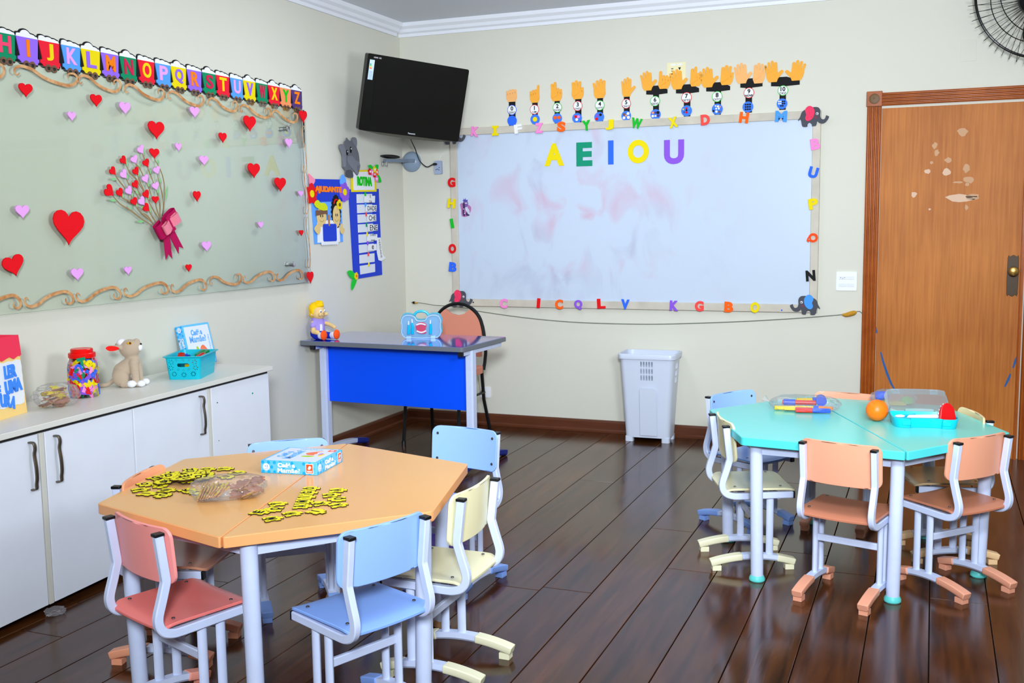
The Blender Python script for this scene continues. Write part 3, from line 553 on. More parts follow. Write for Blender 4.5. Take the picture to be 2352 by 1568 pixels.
BPOS = ['at the very top of the bouquet, on a straight stem', 'at the top of the bouquet, highest red bloom', 'high in the bouquet, beside the second highest pink bloom', 'second highest pink bloom of the bouquet',
 'right under the topmost pink bloom of the bouquet', 'on the outer stem of the bouquet with a flat leaf below it', 'third pink bloom down the outer side of the bouquet', 'in the upper middle of the bouquet, over a central pink bloom',
 'under the highest red bloom of the bouquet', 'in the dead centre of the bouquet', 'between the central pink bloom and the outer curved stem', 'tilted and largest on the lowest outer stem', 'just inside the largest tilted red bloom', 'just inside the small red bloom beside the largest tilted one',
 'in the middle of the bouquet, below the upper middle red bloom', 'below the central pink bloom of the bouquet', 'upright and low in the bouquet, nearest the straight stems', 'low in the bouquet on a thick brown stem', 'lowest pink bloom of the bouquet', 'lowest red bloom of the bouquet, just above the bow']
for d, a, b in zip(BOUQUET, BLAB, BPOS): heart(d, '%s heart %s' % (a, b), 'heart blooms of the painted bouquet', .005)

# ribbon bow at the foot of the bouquet
by, bz = -2.555, 1.43
bow = tag(empty('ribbon_bow', left(by, bz, .036, 0)), 'magenta felt ribbon bow with a pink glitter loop under the bouquet', 'bow')
MAG = mat('magenta_felt', (178, 8, 78), .85, spec=.2, bump=.3, bscale=500); GLIT = mat('pink_glitter', (240, 130, 150), .4, var=.12, vscale=300, bump=.6, bscale=500)
def bowloop(name, w_, h_, d_, m, zb, ox=0, oy=0):
    o = MB(); rot = Matrix.Rotation(R(34), 4, 'Z')
    for s in (1, -1):
        path = [(0, 0, zb+.004), (s*w_*.3, 0, zb+d_*.7), (s*w_*.48, 0, zb+d_*.62), (s*w_*.5, 0, zb+d_*.3), (s*w_*.44, 0, zb+.002), (s*.1*w_, 0, zb)]
        sec = [(-h_/2, -.0012), (h_/2, -.0012), (h_/2, .0012), (-h_/2, .0012)]
        q = MB().sweep(smooth_open(path, 4), sec, (0, 1, 0)); o.add(q.v, q.f, Matrix.Translation((ox, oy, 0)) @ rot)
    return o.build(name, m, bow)
bowloop('bow_loop', .165, .072, .045, MAG, .001); bowloop('glitter_loop', .125, .048, .028, GLIT, .036)
k = MB().box((0, 0, .042), (.03, .085, .004)); kk = MB().add(k.v, k.f, Matrix.Rotation(R(34), 4, 'Z')); kk.build('bow_knot', MAG, bow, bevel=.001)
for (x0, y0, x1, y1) in ((.0, -.01, .015, -.172), (.02, -.01, .105, -.135)):
    d = Vector((x1-x0, y1-y0)).normalized(); n_ = Vector((-d.y, d.x))*.022
    a = Vector((x0, y0)); e = Vector((x1, y1))
    MB().prism([tuple(a+n_), tuple(a-n_), tuple(e-n_*1.05), tuple(e-d*.025), tuple(e+n_*1.05)], .006, .009).build('bow_tail', MAG, bow, smooth=False)

# ------------------------------------------------------------------ train of alphabet wagons above the glass
BUMP_A = ((-.33, .2, .20), (-.02, .19, .17), (.22, .16, .11), (.38, .13, .05)); BUMP_B = ((-.36, .16, .10), (-.08, .24, .31), (.18, .21, .13), (.38, .13, .04))
def cloud_line(bumps, grow=0., n=26):
    P = []
    for k in range(n+1):
        u = -.5+k/n; y = .09
        for c_, w_, h_ in bumps:
            w2 = w_+grow*.5
            if abs(u-c_) < w2: y = max(y, .09+h_*math.sqrt(1-((u-c_)/w2)**2)+0)
        P.append((u, y+grow if 0 < k < n else 0))
    return P
WCOL = dict(H=('deepgreen', 'foampink'), I=('lilac', 'amber'), J=('foamred', 'yellow'), K=('lightblue', 'lightpink'), L=('yellow', 'lilac'), M=('lilac', 'amber'), N=('deepgreen', 'crimson'), O=('foamred', 'yellow'), P=('lightblue', 'lightpink'),
 Q=('yellow', 'lilac'), R=('lilac', 'amber'), S=('deepgreen', 'crimson'), T=('foamred', 'yellow'), U=('lightblue', 'lightpink'), V=('yellow', 'lilac'), W=('deepgreen', 'crimson'), X=('foamred', 'yellow'), Y=('peach', 'grass'), Z=('plum', 'amber'))
PAL['foampink'] = (245, 70, 110)
CN = dict(deepgreen='green', foampink='pink', lilac='purple', amber='orange', foamred='red', lightblue='light blue', lightpink='pink', crimson='crimson', yellow='yellow', peach='peach', grass='bright green', plum='dark plum')
for c, y0, y1 in WAGONS:
    W_ = y1-y0; cy = (y0+y1)/2; bg, fg = WCOL[c]
    wg = tag(empty('letter_wagon', left(cy, 2.1, 0)), 'foam train wagon, %s with a %s letter %s' % (CN[bg], CN[fg], c), 'wagon', 'alphabet train wagons above the glass board')
    bp_ = BUMP_B if c in 'ILNQSVXZ' else BUMP_A; t = .098
    cloud = [(u*W_, t+v*.075) for u, v in cloud_line(bp_)]; cloud2 = [(u*W_*1.04-.001, t+v*.075) for u, v in cloud_line(bp_, .075)]
    body = [(-.5*W_, t), (.5*W_, t), (.44*W_, .018), (.5*W_, .016), (.5*W_, .004), (.45*W_, .002), (.42*W_, -.008), (-.3*W_, -.006), (-.4*W_, .004), (-.47*W_, .006), (-.47*W_, .018), (-.36*W_, .022)]
    blk = [(-.56*W_, t-.06), (-.56*W_, t+.012)]+cloud2[1:-1]+[(.55*W_, t), (.52*W_, -.002), (.44*W_, -.014), (-.34*W_, -.013), (-.5*W_, -.004), (-.56*W_, .02)]
    MB().prism(blk, .0005, .004).build('black_backing', foam('black'), wg, smooth=False)
    MB().prism(body, .004, .0075).build('wagon_body', foam(bg), wg, smooth=False)
    MB().prism(cloud, .004, .007).build('white_load', foam('white'), wg, smooth=False)
    letters(MB(), c, .07, .003, (.01*W_, .055), .0075, w=min(.62*W_, .058) if c not in 'IJ' else (.016 if c == 'I' else .036), bold=.03).build('letter', foam(fg), wg, smooth=False)
    for s in (-1, 1):
        wh = MB().disc((s*.0155+.004, -.012), .0165, .0045, .009, 20).build('wheel', foam('brown'), wg, smooth=False)
        MB().disc((s*.0155+.004, -.013), .0075, .009, .0105, 14).build('hub', foam('black'), wh, smooth=False)

# ------------------------------------------------------------------ elephant, helper poster and routine chart on the same wall
def cut(name, pts, z0, z1, m, parent, c=(0, 0), sm=0):
    q = loc2(pts, c); q = smooth_closed(q, sm) if sm else q
    return MB().prism(q, z0, z1).build(name, m, parent, smooth=False)
ec = (-.744, 1.85); we = tag(empty('elephant_cutout', left(ec[0], ec[1], .009)), 'grey foam elephant head cutout on the wall above the routine chart', 'cutout')
GREYF = mat('grey_foam', (112, 114, 120), .8, spec=.2, var=.06, vscale=25); GREYD = mat('dark_grey_foam', (78, 80, 88), .8, spec=.2)
cut('elephant_head', WALL_ELEPHANT, 0, .006, GREYF, we, ec, 2)
for (y, z), r_ in zip(WALL_ELEPHANT_EYES[:2], (.016, .018)):
    e = MB().disc((y-ec[0], z-ec[1]), r_*.62, .006, .008, 18, ry=r_*1.15).build('eye', INK, we, smooth=False)
    MB().disc((y-ec[0]+.003, z-ec[1]+r_*.4), r_*.28, .008, .009, 10).build('glint', PAPER, e, smooth=False)
gz_ = lambda pts: loc2(pts, ec)
LGREY = mat('light_grey_foam', (128, 130, 138), .8, spec=.2)
for nm, pts, mm in (('ear', EL_EAR1, LGREY), ('ear', EL_EAR2, LGREY), ('trunk', EL_TRUNK, LGREY), ('foot', EL_FOOT, GREYD)): MB().prism(smooth_closed(gz_(pts), 2), .006, .009).build(nm, mm, we, smooth=False)
tr = [(-.735+.012*math.sin(t*5), 1.83-.11*t) for t in [k/8 for k in range(9)]]
tk = MB().tube([(a-ec[0], b-ec[1], .006) for a, b in tr], .0012, 6).build('trunk_crease', GREYD, we)

BLUEP = mat('royal_blue_card', (0, 55, 200), .55); LBLUE = mat('sky_blue_card', (95, 165, 255), .6); SKIN = mat('skin_tone_foam', (228, 196, 130), .75, spec=.2)
def centre(pts): return (sum(p[0] for p in pts)/len(pts), sum(p[1] for p in pts)/len(pts))
c = (-.99, 1.5); aj = tag(empty('helper_poster', left(c[0], c[1], .002)), 'blue poster reading AJUDANTE with two foam children holding a sign', 'poster')
cut('lower_sheet', AJ_BOT, 0, .003, LBLUE, aj, c); cut('title_sheet', AJ_TOP, .003, .006, BLUEP, aj, c)
tc_ = centre(AJ_TITLE); wt = AJ_TITLE[1][0]-AJ_TITLE[0][0]; ht = AJ_TITLE[0][1]-AJ_TITLE[3][1]
letters(MB(), 'AJUDANTE', ht*.82, .004, (tc_[0]-c[0], tc_[1]-c[1]), .006, w=wt*.98, bold=.055).build('title_lettering', foam('amber'), aj, smooth=False)
P_ = AJ_PARTS
cut('pink_leaf', P_['pinkleaf'], .006, .009, mat('pale_pink_foam', (250, 140, 165), .75), aj, c, 3); cut('blue_leaf', P_['blueleaf'], .006, .009, LBLUE, aj, c, 3)
def flower(name, at, r_, n, m, mc, z0, parent, c, ys=1.):
    o = MB()
    for k in range(n):
        a = 2*math.pi*k/n+.3; o.disc((at[0]-c[0]+r_*.6*math.cos(a), at[1]-c[1]+r_*.6*math.sin(a)), r_*.46, z0+.0002*k, z0+.0025+.0002*k, 14)
    f = o.build(name, m, parent, smooth=False); MB().disc((at[0]-c[0], at[1]-c[1]), r_*.36, z0+.003, z0+.006, 14).build('flower_centre', mc, f, smooth=False); return f
flower('red_flower', P_['redflower'], .062, 5, foam('red'), foam('yellow'), .0065, aj, c); flower('purple_flower', P_['purpleflower'], .06, 6, foam('purple'), foam('yellow'), .0065, aj, c)
cut('white_smock', P_['shirt'], .003, .006, PAPER, aj, c)
def face(name, at, rx, ry, parent, c):
    f = MB().disc((at[0]-c[0], at[1]-c[1]), rx, .006, .009, 28, ry=ry).build(name, SKIN, parent, smooth=False); x, y = at[0]-c[0], at[1]-c[1]
    for s in (-1, 1): MB().disc((x+s*rx*.22, y+ry*.12), rx*.1, .009, .0098, 10, ry=ry*.14).build('eye', INK, f, smooth=False)
    MB().tube([(x+rx*.5*math.sin(t), y-ry*.12-ry*.35*math.cos(t), .0093) for t in [(-1.1+2.2*k/8) for k in range(9)]], .0008, 5).build('smile', INK, f)
    MB().disc((x, y-ry*.08), rx*.06, .009, .0097, 8).build('nose', mat('tan_line', (170, 120, 70), .7), f, smooth=False); return f
fb, hg, fg = P_['faceb'], P_['hairg'], P_['faceg']
MB().disc((hg[0]-c[0], hg[1]-c[1]), .052, .005, .0078, 28, ry=.102).build('black_curly_hair', INK, aj, smooth=False)
o = MB()
for k in range(22): a = 2*math.pi*k/22; o.disc((hg[0]-c[0]+.052*math.cos(a), hg[1]-c[1]+.1*math.sin(a)), .0085, .0052-.00005*k, .0074-.00005*k, 8)
o.build('hair_curl', INK, aj, smooth=False)
face('boy_face', fb, .053, .06, aj, c); face('girl_face', (fg[0], fg[1]-.008), .043, .068, aj, c)
cut('brown_hair', P_['hairb'], .0085, .0105, foam('brown'), aj, c); cut('yellow_cap', P_['cap'], .0095, .013, mat('lime_gingham', (215, 225, 0), .7, var=.2, vscale=160), aj, c, 2)
MB().tube([(hg[0]-c[0]+.035*math.cos(t), hg[1]-c[1]+.01+.068*math.sin(t), .009) for t in [R(38+9*k) for k in range(13)]], .004, 6).build('red_hairband', foam('red'), aj)
flower('yellow_hair_flower', (hg[0]+.032, hg[1]+.045), .032, 5, foam('yellow'), foam('brown'), .0105, aj, c)
pc = centre(P_['pad']); pw, ph = .155, .108
o = MB()
for k in range(9):
    for s, (dx, dy) in enumerate(((1, 0), (0, 1))):
        for e in (-1, 1): o.disc((pc[0]-c[0]+(pw*.56*(k/4-1) if not s else e*pw*.56), pc[1]-c[1]+(e*ph*.6 if not s else ph*.6*(k/4-1))), .013, .0062, .0079-.00008*k-.00003*s-.00002*e, 10)
o.prism(loc2([(pc[0]-pw*.57, pc[1]-ph*.62), (pc[0]+pw*.57, pc[1]-ph*.62), (pc[0]+pw*.57, pc[1]+ph*.62), (pc[0]-pw*.57, pc[1]+ph*.62)], c), .0062, .0082)
o.build('scalloped_white_mat', PAPER, aj, smooth=False); MB().prism(rrect(pw, ph, .012, 3, pc[0]-c[0], pc[1]-c[1]), .0082, .0112).build('blue_sign', BLUEP, aj, smooth=False)
cut('boy_hand', P_['armb'], .009, .012, SKIN, aj, c, 2); cut('girl_hand', P_['armg'], .009, .012, SKIN, aj, c, 2); cut('wooden_stick', P_['brush'], .009, .012, mat('stick_brown', (180, 125, 70), .7), aj, c)

c = (-.55, 1.4); ro = tag(empty('routine_chart', left(c[0], c[1], .002)), 'tall royal blue chart headed ROTINA with a column of white cards', 'chart')
cut('blue_board', RO_BASE, 0, .003, BLUEP, ro, c); h0 = loc2(RO_HEAD, c); cut('yellow_border', RO_HEAD, .003, .005, foam('yellow'), ro, c)
hc = centre(RO_HEAD); cut('white_heading', [(hc[0]+(p[0]-hc[0])*.84, hc[1]+(p[1]-hc[1])*.84) for p in RO_HEAD], .005, .006, PAPER, ro, c)
tcn = centre(RO_TITLE); letters(MB(), 'ROTINA', (RO_TITLE[0][1]-RO_TITLE[3][1])*.9, .004, (tcn[0]-c[0], tcn[1]-c[1]), .006, w=(RO_TITLE[1][0]-RO_TITLE[0][0])*.98, bold=.045).build('title_lettering', foam('grass'), ro, smooth=False)
CARD = mat('card_white', (222, 226, 232), .8)
CLIPC = ['grass', 'sky', 'coral', 'deepgreen', 'yellow', 'purple', 'coral', 'yellow']
for i, q in enumerate(RO_CARDS):
    cut('routine_card', q, .003, .0045, CARD, ro, c)
    y, z = RO_CLIPS[i]; MB().box((y-c[0], z-c[1], .009), (.009, .026, .008)).build('peg_clip', foam(CLIPC[i]), ro, bevel=.001)
TXT = [['E', 'ZA'], ['DADE'], ['CHE'], ['ENE'], ['O FÍSICA', '(zoom)'], ['e']]; TH = [.018, .03, .034, .036, .015, .026]
for i, (q, t) in enumerate(zip(RO_FLIPS, TXT)):
    fl = cut('flipped_card', q, .0105, .0118, PAPER, ro, c); cc = centre(q); ww = q[1][0]-q[0][0]
    for j, s in enumerate(t):
        dy = 0 if len(t) == 1 else (.018 if j == 0 else -.018)
        letters(MB(), s, TH[i], .0004, (cc[0]-c[0]+ww*.06, cc[1]-c[1]+dy), .0118, w=min(ww*.8, TH[i]*glyphs(s)[2]*1.15), bold=.01).build('lettering', INK, fl, smooth=False)
st = cut('paper_strip', RO_STRIP, .006, .0075, PAPER, ro, c); sc_ = centre(RO_STRIP)
letters(MB(), 'VERDADE', .02, .0004, (sc_[0]-c[0]-.004, sc_[1]-c[1]+.02), .0075, w=.13, rot=-78).build('lettering', INK, st, smooth=False)
q = RO_PLANT; GL = mat('leaf_green_foam', (0, 200, 50), .75)
for k in ('l1', 'l2', 'l3', 'b1', 'b2'): cut('foam_leaf', q[k], .006, .0085, GL, ro, c, 3)
for at, col in zip(q['fl'], ('red', 'pink', 'yellow', 'orange', 'red', 'pink')): flower('foam_flower', at, .022, 5, foam(col), foam('white'), .009, ro, c)
flower('foam_flower', q['bf'], .024, 6, foam('yellow'), foam('orange'), .009, ro, c)
# ------------------------------------------------------------------ back wall: whiteboard, letters, counting hands
def board_material():
    m = bpy.data.materials.new('smudged_whiteboard'); m.use_nodes = True; nt = m.node_tree; b = nt.nodes['Principled BSDF']; N = nt.nodes.new; Lk = nt.links.new
    tc = N('ShaderNodeTexCoord'); mp = N('ShaderNodeMapping'); mp.inputs['Scale'].default_value = (1.6, 1, 1.1); Lk(tc.outputs['Object'], mp.inputs[0])
    n = N('ShaderNodeTexNoise'); n.inputs['Scale'].default_value = 3.2; n.inputs['Detail'].default_value = 5; n.inputs['Distortion'].default_value = .8; Lk(mp.outputs[0], n.inputs['Vector'])
    g = N('ShaderNodeVectorMath'); g.operation = 'DISTANCE'; g.inputs[1].default_value = (1.25, 0, 1.4); Lk(tc.outputs['Object'], g.inputs[0])
    mr = N('ShaderNodeMapRange'); mr.inputs[1].default_value = .15; mr.inputs[2].default_value = 1.25; mr.inputs[3].default_value = 1; mr.inputs[4].default_value = 0; Lk(g.outputs['Value'], mr.inputs[0])
    r = N('ShaderNodeMapRange'); r.inputs[1].default_value = .5; r.inputs[2].default_value = .78; Lk(n.outputs[0], r.inputs[0])
    mu = N('ShaderNodeMath'); mu.operation = 'MULTIPLY'; Lk(mr.outputs[0], mu.inputs[0]); Lk(r.outputs[0], mu.inputs[1])
    n2 = N('ShaderNodeTexNoise'); n2.inputs['Scale'].default_value = 1.7; Lk(tc.outputs['Object'], n2.inputs['Vector'])
    c2 = N('ShaderNodeValToRGB'); c2.color_ramp.elements[0].position = .45; c2.color_ramp.elements[0].color = (*lin((170, 172, 196)), 1); c2.color_ramp.elements[1].position = .55; c2.color_ramp.elements[1].color = (*lin((205, 165, 188)), 1); Lk(n2.outputs[0], c2.inputs[0])
    mx = N('ShaderNodeMix'); mx.data_type = 'RGBA'; mx.inputs[6].default_value = (*lin((196, 209, 226)), 1); Lk(mu.outputs[0], mx.inputs[0]); Lk(c2.outputs[0], mx.inputs[7]); Lk(mx.outputs[2], b.inputs['Base Color'])
    b.inputs['Roughness'].default_value = .35; MATS['board'] = m; return m
RAIL = mat('pale_wood_rail', (200, 192, 176), .5, var=.12, vscale=5, grain=(2, 2, 2))
wb = tag(empty('whiteboard', Matrix.Identity(4)), 'large smudged whiteboard in a pale wooden frame', 'whiteboard')
MB().box((1.62, -.008, 1.447), (2.39, .012, 1.15)).build('writing_surface', board_material(), wb, smooth=False)
for n_, c, d in (('frame_rail', (1.618, -.013, 2.034), (2.47, .026, .048)), ('frame_rail', (1.618, -.013, .86), (2.47, .026, .05)), ('frame_rail', (.409, -.013, 1.447), (.05, .0255, 1.122)), ('frame_rail', (2.828, -.013, 1.447), (.048, .0255, 1.122))):
    MB().box(c, d).build(n_, RAIL, wb, bevel=.003)
for x, z, m_ in ((.54, .862, INK), (2.64, .848, foam('blue'))): MB().ball((x, -.0265, z), (.005, .003, .005), 10, 6).build('pin', m_, wb)
SPEC_I = [(-.4, .5), (.4, .5), (.4, .3), (.17, .22), (.17, -.22), (.4, -.3), (.4, -.5), (-.4, -.5), (-.4, -.3), (-.17, -.22), (-.17, .22), (-.4, .3)]
side = ['upper rail']*12+['rail beside the door']*5+['rail near the corner']*5+['lower rail']*10
CNAME = dict(sky='light blue', orangered='red-orange')
for (c, x, z, col, rot), s in zip(FRAME_LETTERS, side):
    m = MB(); h_ = .066 if c != 'F' else .06
    if c == 'I' and col == 'yellow': m.prism([(u*.06, v*h_) for u, v in SPEC_I], 0, .007)
    else: letters(m, c, h_, .007, w=(.022 if c == 'I' else (.07 if c in 'MW' else .056)), bold=.055, rot=0)
    o = m.build('foam_letter', foam(col), None, bevel=.0008, smooth=False); o.matrix_world = back(x, z, .0262, rot)
    tag(o, '%s foam letter %s on the %s of the whiteboard' % (CNAME.get(col, col), c, s), 'letter', 'foam letters around the whiteboard frame')
for c, x, z, w_, h_, col in VOWELS:
    o = letters(MB(), c, h_, .004, w=w_, bold=.05 if c != 'I' else 0).build('vowel_letter', foam(col), None, smooth=False); o.matrix_world = back(x, z, .0142)
    tag(o, 'big %s letter %s stuck on the whiteboard surface' % (col, c), 'letter', 'vowels on the whiteboard')

SKIN1 = mat('hand_foam_amber', (246, 172, 62), .7, spec=.2); SKIN2 = mat('hand_foam_peach', (246, 182, 112), .7, spec=.2)
def finger(m, x, y, ang, L_, r_, z0):
    a = R(ang); d = Vector((math.sin(a), math.cos(a))); n_ = Vector((d.y, -d.x)); p = Vector((x, y)); pts = [tuple(p-n_*r_*1.08), tuple(p+n_*r_*1.08)]
    e = p+d*(L_-r_*.9); pts += [tuple(e+n_*r_*.9*math.cos(t)+d*r_*.9*math.sin(t)) for t in [math.pi*k/6 for k in range(7)]]
    m.prism(pts, z0, z0+.003)
def hand(parent, x0, x1, y0, y1, up, m_, mirror, lean=0):
    """paper hand filling the box; up = (index, middle, ring, little, thumb) raised or folded; thumb on +x unless mirrored"""
    m = MB(); k = -1 if mirror else 1
    m.prism([(-.2, 0), (.2, 0), (.30, .2), (.29, .48), (.2, .56), (-.22, .53), (-.31, .42), (-.29, .18)], 0, .003)
    for i, (fx, fy, an, L_, r_) in enumerate(((.2, .48, 5, .44, .078), (.065, .5, 0, .5, .08), (-.085, .48, -5, .46, .076), (-.22, .42, -12, .40, .066))):
        finger(m, fx, fy, an, L_ if up[i] else .2, r_, .0003*(i+1))
    if up[4]: finger(m, .2, .2, 48, .48, .085, .0018)
    else: finger(m, .26, .22, -62, .38, .085, .0032)
    xs = [v[0] for v in m.v]; ys = [v[1] for v in m.v]; a, b, c, d = min(xs), max(xs), min(ys), max(ys)
    m.v = [((x0+x1)/2+k*((v[0]-(a+b)/2)/(b-a))*(x1-x0)+lean*(v[1]-c)/(d-c)*(x1-x0), y0+(v[1]-c)/(d-c)*(y1-y0), v[2]+.002) for v in m.v]
    if mirror: m.f = [f[::-1] for f in m.f]
    h = m.build('hand', m_, parent, smooth=False)
    cr_ = MB()
    for i, u in enumerate(up[:4]):
        if not u:
            xx = (x0+x1)/2+k*((.2-.14*i)-(a+b)/2)/(b-a)*(x1-x0); cr_.box((xx, y0+(y1-y0)*((.50-.03*i-c)/(d-c)), .0062), (.0014, (y1-y0)*.1/(d-c), .001))
    if cr_.v: cr_.build('finger_crease', mat('crease_brown', (150, 95, 45), .8), h, smooth=False)
    return h
UP = {0: (0, 0, 0, 0, 0), 1: (1, 0, 0, 0, 0), 2: (1, 1, 0, 0, 0), 3: (1, 1, 1, 0, 0), 4: (1, 1, 1, 1, 0), 5: (1, 1, 1, 1, 1)}
WORD = ['ZERO', 'UM', 'DOIS', 'TRÊS', 'QUATRO', 'CINCO', 'SEIS', 'SETE', 'OITO', 'NOVE', 'DEZ']
RIMC = ['blue', 'red', 'grass', 'red', 'grass', 'red', 'grass', 'red', 'grass', 'red', 'grass']
BEADS = {1: [(0, 0, 'yellow', .5)], 2: [(-.42, .15, 'orange', .36), (.42, .15, 'orange', .36)], 3: [(-.3, .3, 'red', .3), (.35, .25, 'pink', .3), (-.05, -.3, 'white', .3)], 4: [(-.35, .35, 'purple', .28), (.3, .45, 'black', .28), (-.5, -.35, 'red', .3)],
 5: [(-.4, .3, 'brown', .28), (.42, .45, 'white', .3), (0, .05, 'peach', .22), (-.45, -.4, 'white', .3), (.5, -.35, 'white', .32)], 6: [(-.5, .35, 'peach', .24), (0, .35, 'plum', .22), (.5, .35, 'black', .3), (-.55, -.3, 'white', .26), (0, -.3, 'white', .2), (.55, -.25, 'plum', .26)],
 7: [(-.6, .3, 'yellow', .16), (0, .45, 'red', .18), (.55, .45, 'sky', .2), (0, .1, 'black', .18), (0, -.3, 'red', .22), (.5, -.25, 'sky', .14), (-.45, -.25, 'plum', .14)], 8: [(-.3, .6, 'white', .16), (.15, .5, 'white', .22), (.6, .4, 'peach', .14), (-.2, .1, 'white', .18), (.3, .1, 'white', .2), (-.7, -.3, 'black', .2), (-.15, -.45, 'white', .24), (.4, -.5, 'brown', .2)],
 9: [(-.4+.4*(k % 3), .45-.45*(k//3), 'black', .17) for k in range(9)], 10: [(-.6+.36*(k % 4), .45-.42*(k//4), 'white' if (k % 4) < 2 else 'black', .16) for k in range(8)]+[(-.2, -.4, 'black', .16), (.16, -.4, 'black', .16)]}
for n, wc, bc, r_, wy, ab, (ax0, ax1), hands, _t in SIGNS:
    ox, oz = wc; sg = tag(empty('counting_sign', back(ox, oz, .0008)), 'counting sign with paper %s, a disc reading %d %s, a bead disc' % ('fist' if n == 0 else ('hand' if n <= 5 else 'hands'), n, WORD[n]), 'sign', 'finger counting signs above the whiteboard')
    L_ = lambda p: (p[0]-ox, p[1]-oz)
    hm = SKIN2 if n in (0, 9) else SKIN1
    m = MB(); top = (hands[0][2] if n <= 5 else hands[0][2]-.012); bx0, bx1 = ax0-ox, ax1-ox
    m.prism([(bx0, ab-oz), (bx1, ab-oz), (bx1, top+.006-oz), (bx0, top+.006-oz)], 0, .0022)
    if n > 5:
        l = hands[0]; r2 = hands[1]; xl = l[0]+.28*(l[1]-l[0])-ox; xr = r2[1]-.2*(r2[1]-r2[0])-ox; y = top-oz; xm = (bx0+bx1)/2
        m.prism([(xl, y-.012), (bx0, y-.016), (bx1, y-.016), (xr, y-.012), (xr, y+.012), (xm+.022, y+.04), (xm-.022, y+.04), (xl, y+.012)], .0001, .0024)
    m.build('black_sleeve', foam('black'), sg, smooth=False)
    if n <= 5: a, b, c, d = hands[0]; hand(sg, a-ox, b-ox, c-oz, d-oz, UP[n], hm, n in (2, 3))
    else:
        a, b, c, d = hands[0]; hand(sg, a-ox, b-ox, c-oz, d-oz, UP[5], hm, False, -.12); a, b, c, d = hands[1]
        hand(sg, a-ox, b-ox, c-oz, d-oz, UP[n-5], hm, True, .14)
    MB().disc((0, 0), r_, .003, .0042, 28).build('disc_rim', foam(RIMC[n]), sg, smooth=False)
    wd = MB().disc((0, 0), r_*.9, .0042, .005, 28).build('number_disc', PAPER, sg, smooth=False)
    letters(MB(), str(n), r_*.85, .0005, (0, r_*.3), .005, bold=.03).build('numeral', INK, wd, smooth=False)
    letters(MB(), WORD[n], r_*.4, .0005, (0, -r_*.52), .005, w=min(r_*1.5, r_*.42*len(WORD[n])), bold=.012 if n != 9 else .05).build('number_word', INK, wd, smooth=False)
    bx, bz = L_(bc); bd = MB().disc((bx, bz), r_*1.03, .003, .0055, 28).build('bead_disc', mat('bead_disc_blue', (55, 120, 235) if n else (20, 80, 240), .7) if n else foam('blue'), sg, smooth=False)
    for (u, v, col, br) in BEADS.get(n, []):
        q = MB().lathe([(br*r_, 0), (br*r_, .003), (br*r_*.8, .0042), (br*r_*.55, .0034), (0, .0034)], 14, Matrix.Translation((bx+u*r_, bz+v*r_, .0055)), cap=False)
        q.build('button', foam(col), bd)

# ---- elephant cutouts on the corners of the board
CHECK = mat('pink_gingham_foam', (248, 55, 100), .75, var=.28, vscale=190)
def elephant(key, earm, label, mirror=False):
    x, z = ELEPHANT_AT[key]; k = -1 if mirror else 1; P = lambda pts: [(k*p[0], p[1]) for p in pts]
    e = tag(empty('elephant_cutout', back(x, z, .0275)), label, 'cutout', 'foam elephants at the whiteboard corners')
    MB().prism(smooth_closed(P(ELEPHANT), 2), 0, .004).build('elephant_body', GREYD, e, smooth=False)
    MB().prism(smooth_closed(P(ELEPHANT_EAR), 2), .004, .007).build('ear', earm, e, smooth=False)
    ex, ez = ELEPHANT_EYE[0]; w_ = MB().lathe([(.0082, 0), (.007, .003), (0, .0042)], 16, Matrix.Translation((k*ex, ez, .004)), cap=False).build('googly_eye', PAPER, e)
    MB().disc((k*ex-.001, ez-.001), .0038, .0078, .0085, 12).build('pupil', INK, w_, smooth=False)
    cx, cz = ELEPHANT_EYE[1]; MB().disc((k*cx, cz), .008, .004, .0044, 14).build('cheek', mat('rosy_cheek', (125, 60, 72), .8), e, smooth=False)
elephant('tr', CHECK, 'grey foam elephant with pink checked ear at the upper whiteboard corner near the door')
elephant('bl', CHECK, 'grey foam elephant with pink checked ear at whiteboard corner behind the desk chair')
elephant('br', foam('sky'), 'grey foam elephant with a plain blue ear at the whiteboard corner', True)
elephant('tl', CHECK, 'grey foam elephant mostly hidden behind the television')
st = tag(empty('animal_sticker', back(.49, 1.52, .0143)), 'small purple animal sticker on the whiteboard by the yellow letter H', 'sticker')
PUR = mat('sticker_purple', (120, 90, 155), .5); PKS = mat('sticker_mauve', (178, 112, 165), .5); DKP = mat('sticker_dark', (62, 42, 90), .5)
MB().prism(smooth_closed([(-.042, .018), (-.03, .03), (-.012, .02), (0, -.02), (.015, -.062), (-.03, -.062), (-.034, -.02)], 2), 0, .0006).build('mauve_body', PKS, st, smooth=False)
MB().prism(smooth_closed([(.012, .015), (.03, .012), (.042, -.004), (.038, -.028), (.03, -.04), (.028, -.02), (.018, -.008)], 2), 0, .0006).build('mauve_tail', PKS, st, smooth=False)
MB().prism(smooth_closed([(-.022, .028), (-.01, .04), (.012, .042), (.02, .028), (.016, .008), (.0, .0), (-.016, .006)], 2), .0006, .0012).build('purple_head', PUR, st, smooth=False)
MB().prism([(-.022, .05), (-.014, .05), (-.016, .062), (-.006, .052), (0, .064), (.004, .05), (.02, .052), (.012, .038), (-.014, .036)], .0006, .0012).build('blue_tuft', mat('sticker_blue', (85, 80, 170), .5), st, smooth=False)
MB().prism(smooth_closed([(-.022, .024), (-.008, .03), (-.004, 0), (-.012, -.03), (-.002, -.055), (-.018, -.06), (-.024, -.03), (-.02, 0)], 2), .0012, .0016).build('dark_mane', DKP, st, smooth=False)
for x, z in ((.0, .028), (.0095, .028), (-.014, -.012), (-.008, -.042), (.006, -.018)): MB().disc((x, z), .0038, .0016, .002, 10).build('white_spot', PAPER, st, smooth=False)
